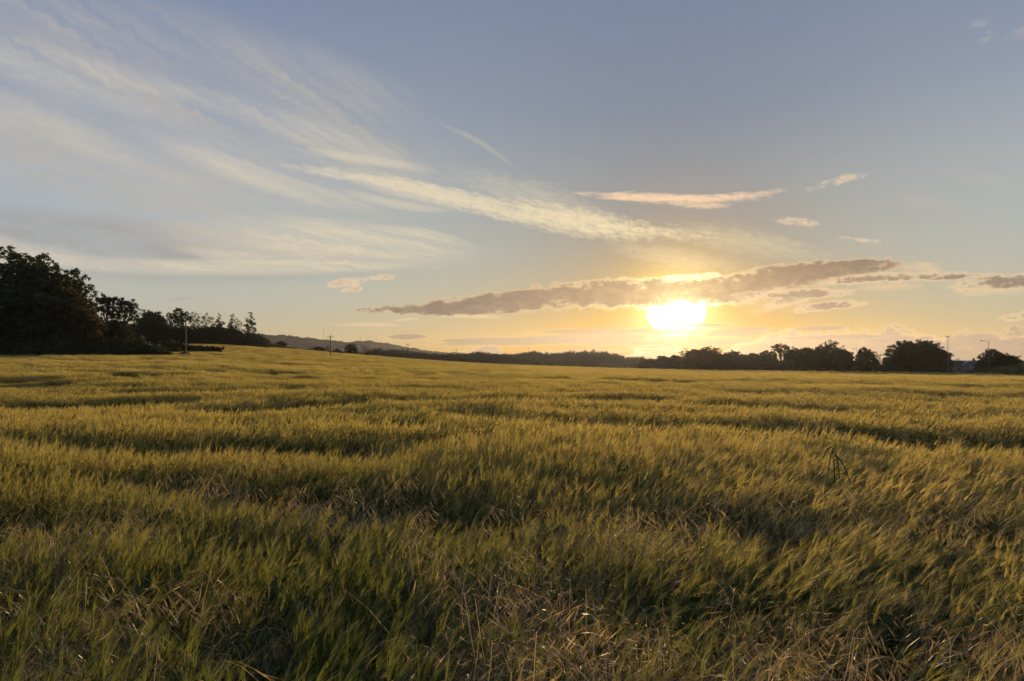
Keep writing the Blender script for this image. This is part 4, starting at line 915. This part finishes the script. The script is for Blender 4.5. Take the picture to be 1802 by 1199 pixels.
m_ = MB(); m_.tube([(0, 0, 0), (0, 0, 2), (0, 0, 2.05), (0, 0, h)], [.14, .13, .10, .07], 8); m_.build('post', m_lamp, t, True)
m_ = MB(); m_.box((0, 0, h), (.62, .12, .10)); m_.box((0, 0, h+.12), (.12, .12, .22)); m_.build('bracket', m_lamp, t)
for sx in (-1, 1):
    m_ = MB(); a = sx*.22; V = np.array([(i_*.30, j_*.22, k_*.07) for i_ in (-1, 1) for j_ in (-1, 1) for k_ in (-1, 1)]); R_ = np.array([[math.cos(a), 0, math.sin(a)], [0, 1, 0], [-math.sin(a), 0, math.cos(a)]]).T
    m_.add(V @ R_.T + np.array([sx*.34, 0, h+.30+sx*.03]), [(0,1,3,2), (4,6,7,5), (0,4,5,1), (2,3,7,6), (0,2,6,4), (1,5,7,3)]); m_.build('floodlight_head', m_lamp, t)

# the house
m_wall = plain('pale render', (.105,.115,.13), .9, .2, .08, 1); m_roof = plain('dark roof felt', (.035,.035,.042), .8, .2, .3, 2); m_trim = plain('white trim', (.20,.21,.23), .6, .3, .05, 2); m_glass = plain('dark glass', (.03,.035,.045), .1, .6, .1, 2)
HY = 262; hx, hy = at(1699, HY); hg = gz(hx, hy)-.3
t = thing('bungalow', (hx, hy, hg), 'pale blue-grey bungalow with a dark low roof half hidden between the trees at the right', 'house')
HW, HD = 12.5, 8.0; He = zrow(640.5, HY)-hg; Hr = zrow(636, HY)-hg
m_ = MB(); m_.box((0, 0, He/2), (HW, HD, He)); m_.build('wall', m_wall, t)
m_ = MB(); ov = .5
V = [(-HW/2-ov, -HD/2-ov, He), (HW/2+ov, -HD/2-ov, He), (HW/2+ov, HD/2+ov, He), (-HW/2-ov, HD/2+ov, He), (-HW/2-ov, 0, Hr+.25), (HW/2+ov, 0, Hr+.25),
     (-HW/2-ov, -HD/2-ov, He-.15), (HW/2+ov, -HD/2-ov, He-.15), (HW/2+ov, HD/2+ov, He-.15), (-HW/2-ov, HD/2+ov, He-.15)]
m_.add(V, [(0,1,5,4), (2,3,4,5), (6,7,1,0), (8,9,3,2), (9,8,7,6), (7,8,2,1), (9,6,0,3)], [(1,2,5), (3,0,4)]); rf = m_.build('roof', m_roof, t)
m_ = MB(); m_.box((3.5, .8, Hr+.5), (.6, .6, 1.0)); m_.box((3.5, .8, Hr+1.05), (.7, .7, .12)); m_.build('chimney', m_wall, rf)
# gabled porch
gw = 5.2; yg = -HD/2-1.0; m_ = MB(); m_.box((-1.5, yg+.5, He/2-.1), (gw, 1.0, He-.25)); pr = m_.build('porch', m_wall, t)
m_ = MB(); z0 = He-.2; zt = He+.95
for sg in (-1, 1):
    m_.add([(-1.5+sg*(gw/2+.35), yg-.3, z0-.12), (-1.5, yg-.3, zt), (-1.5, yg+1.9, zt), (-1.5+sg*(gw/2+.35), yg+1.9, z0-.12), (-1.5+sg*(gw/2+.35), yg-.3, z0-.27), (-1.5, yg-.3, zt-.16), (-1.5, yg+1.9, zt-.16), (-1.5+sg*(gw/2+.35), yg+1.9, z0-.27)], [(0,1,2,3), (7,6,5,4), (0,4,5,1), (3,2,6,7), (0,3,7,4)])
m_.build('gable_trim', m_trim, pr)
m_ = MB(); m_.add([(-1.5-gw/2, yg, z0-.15), (-1.5+gw/2, yg, z0-.15), (-1.5, yg, zt-.2), (-1.5-gw/2, yg+.1, z0-.15), (-1.5+gw/2, yg+.1, z0-.15), (-1.5, yg+.1, zt-.2)], None, [(0,1,2), (5,4,3)]); m_.build('gable', m_wall, pr)
def window(cx_, cy_, cz, w, h_, par):
    m_ = MB()
    for dx_, dz_, ww, hh_ in ((0, h_/2, w+.16, .09), (0, -h_/2, w+.16, .09), (-w/2, 0, .09, h_-.1), (w/2, 0, .09, h_-.1), (0, 0, .06, h_-.1)): m_.box((cx_+dx_, cy_-.03, cz+dz_), (ww, .08, hh_))
    f = m_.build('window', m_trim, par); m_ = MB(); m_.box((cx_, cy_+.0, cz), (w, .02, h_)); m_.build('pane', m_glass, f)
for wx in (-5.2, 2.9, 5.0): window(wx, -HD/2-.012, He*.56, 1.2, 1.2, t)
for wx in (-2.9, -.1): window(wx, yg-.012, He*.54, .9, 1.3, pr)
m_ = MB(); m_.box((-1.5, yg-.03, 1.15), (.95, .06, 2.1)); dr = m_.build('door', m_glass, pr); m_ = MB(); m_.tube([(-1.15, yg-.07, 1.1), (-1.15, yg-.10, 1.1), (-1.25, yg-.10, 1.1)], [.02, .02, .02], 5); m_.build('handle', m_steel, dr)

# bird over the tree line
x, y = at(1552, 150); t = thing('bird', (x, y, zrow(601, 150)), 'small dark bird flying above the tree line at the right', 'bird', rz=.5)
m_ = MB(); m_.tube([(-.16, 0, 0), (-.10, 0, .0), (0, 0, .01), (.10, 0, .02), (.15, 0, .025), (.19, 0, .02)], [.006, .03, .045, .032, .022, .005], 8); bb = m_.build('body', m_lamp, t, True)
for sg in (-1, 1):
    m_ = MB(); P = np.array([[(.05, sg*.03, .03), (.02, sg*.15, .09), (-.04, sg*.30, .06)], [(-.05, sg*.03, .03), (-.06, sg*.15, .09), (-.08, sg*.30, .06)]]); V = np.concatenate([P.reshape(-1, 3), P.reshape(-1, 3)+(0, 0, .008)])
    m_.add(V, [(0,1,4,3), (1,2,5,4), (9,10,7,6), (10,11,8,7), (0,6,7,1), (1,7,8,2), (3,4,10,9), (4,5,11,10)]); m_.build('wing', m_lamp, bb)

# ================================================================= the evening air
m_ = MB(); m_.box((0, 0, 86), (7400, 7400, 186)); hz = bpy.data.objects.new('haze', m_.mesh('haze', ())); col.objects.link(hz); tag(hz, 'thin golden evening haze over the field', 'haze', kind='stuff')
hm = bpy.data.materials.new('evening air'); hm.use_nodes = True; hn = hm.node_tree; hn.nodes.clear()
pv = hn.nodes.new('ShaderNodeVolumePrincipled'); ho = hn.nodes.new('ShaderNodeOutputMaterial'); hn.links.new(pv.outputs[0], ho.inputs['Volume'])
pv.inputs['Color'].default_value = (.92, .90, .88, 1); pv.inputs['Density'].default_value = 3.2e-5; pv.inputs['Anisotropy'].default_value = .70
hz.data.materials.append(hm)
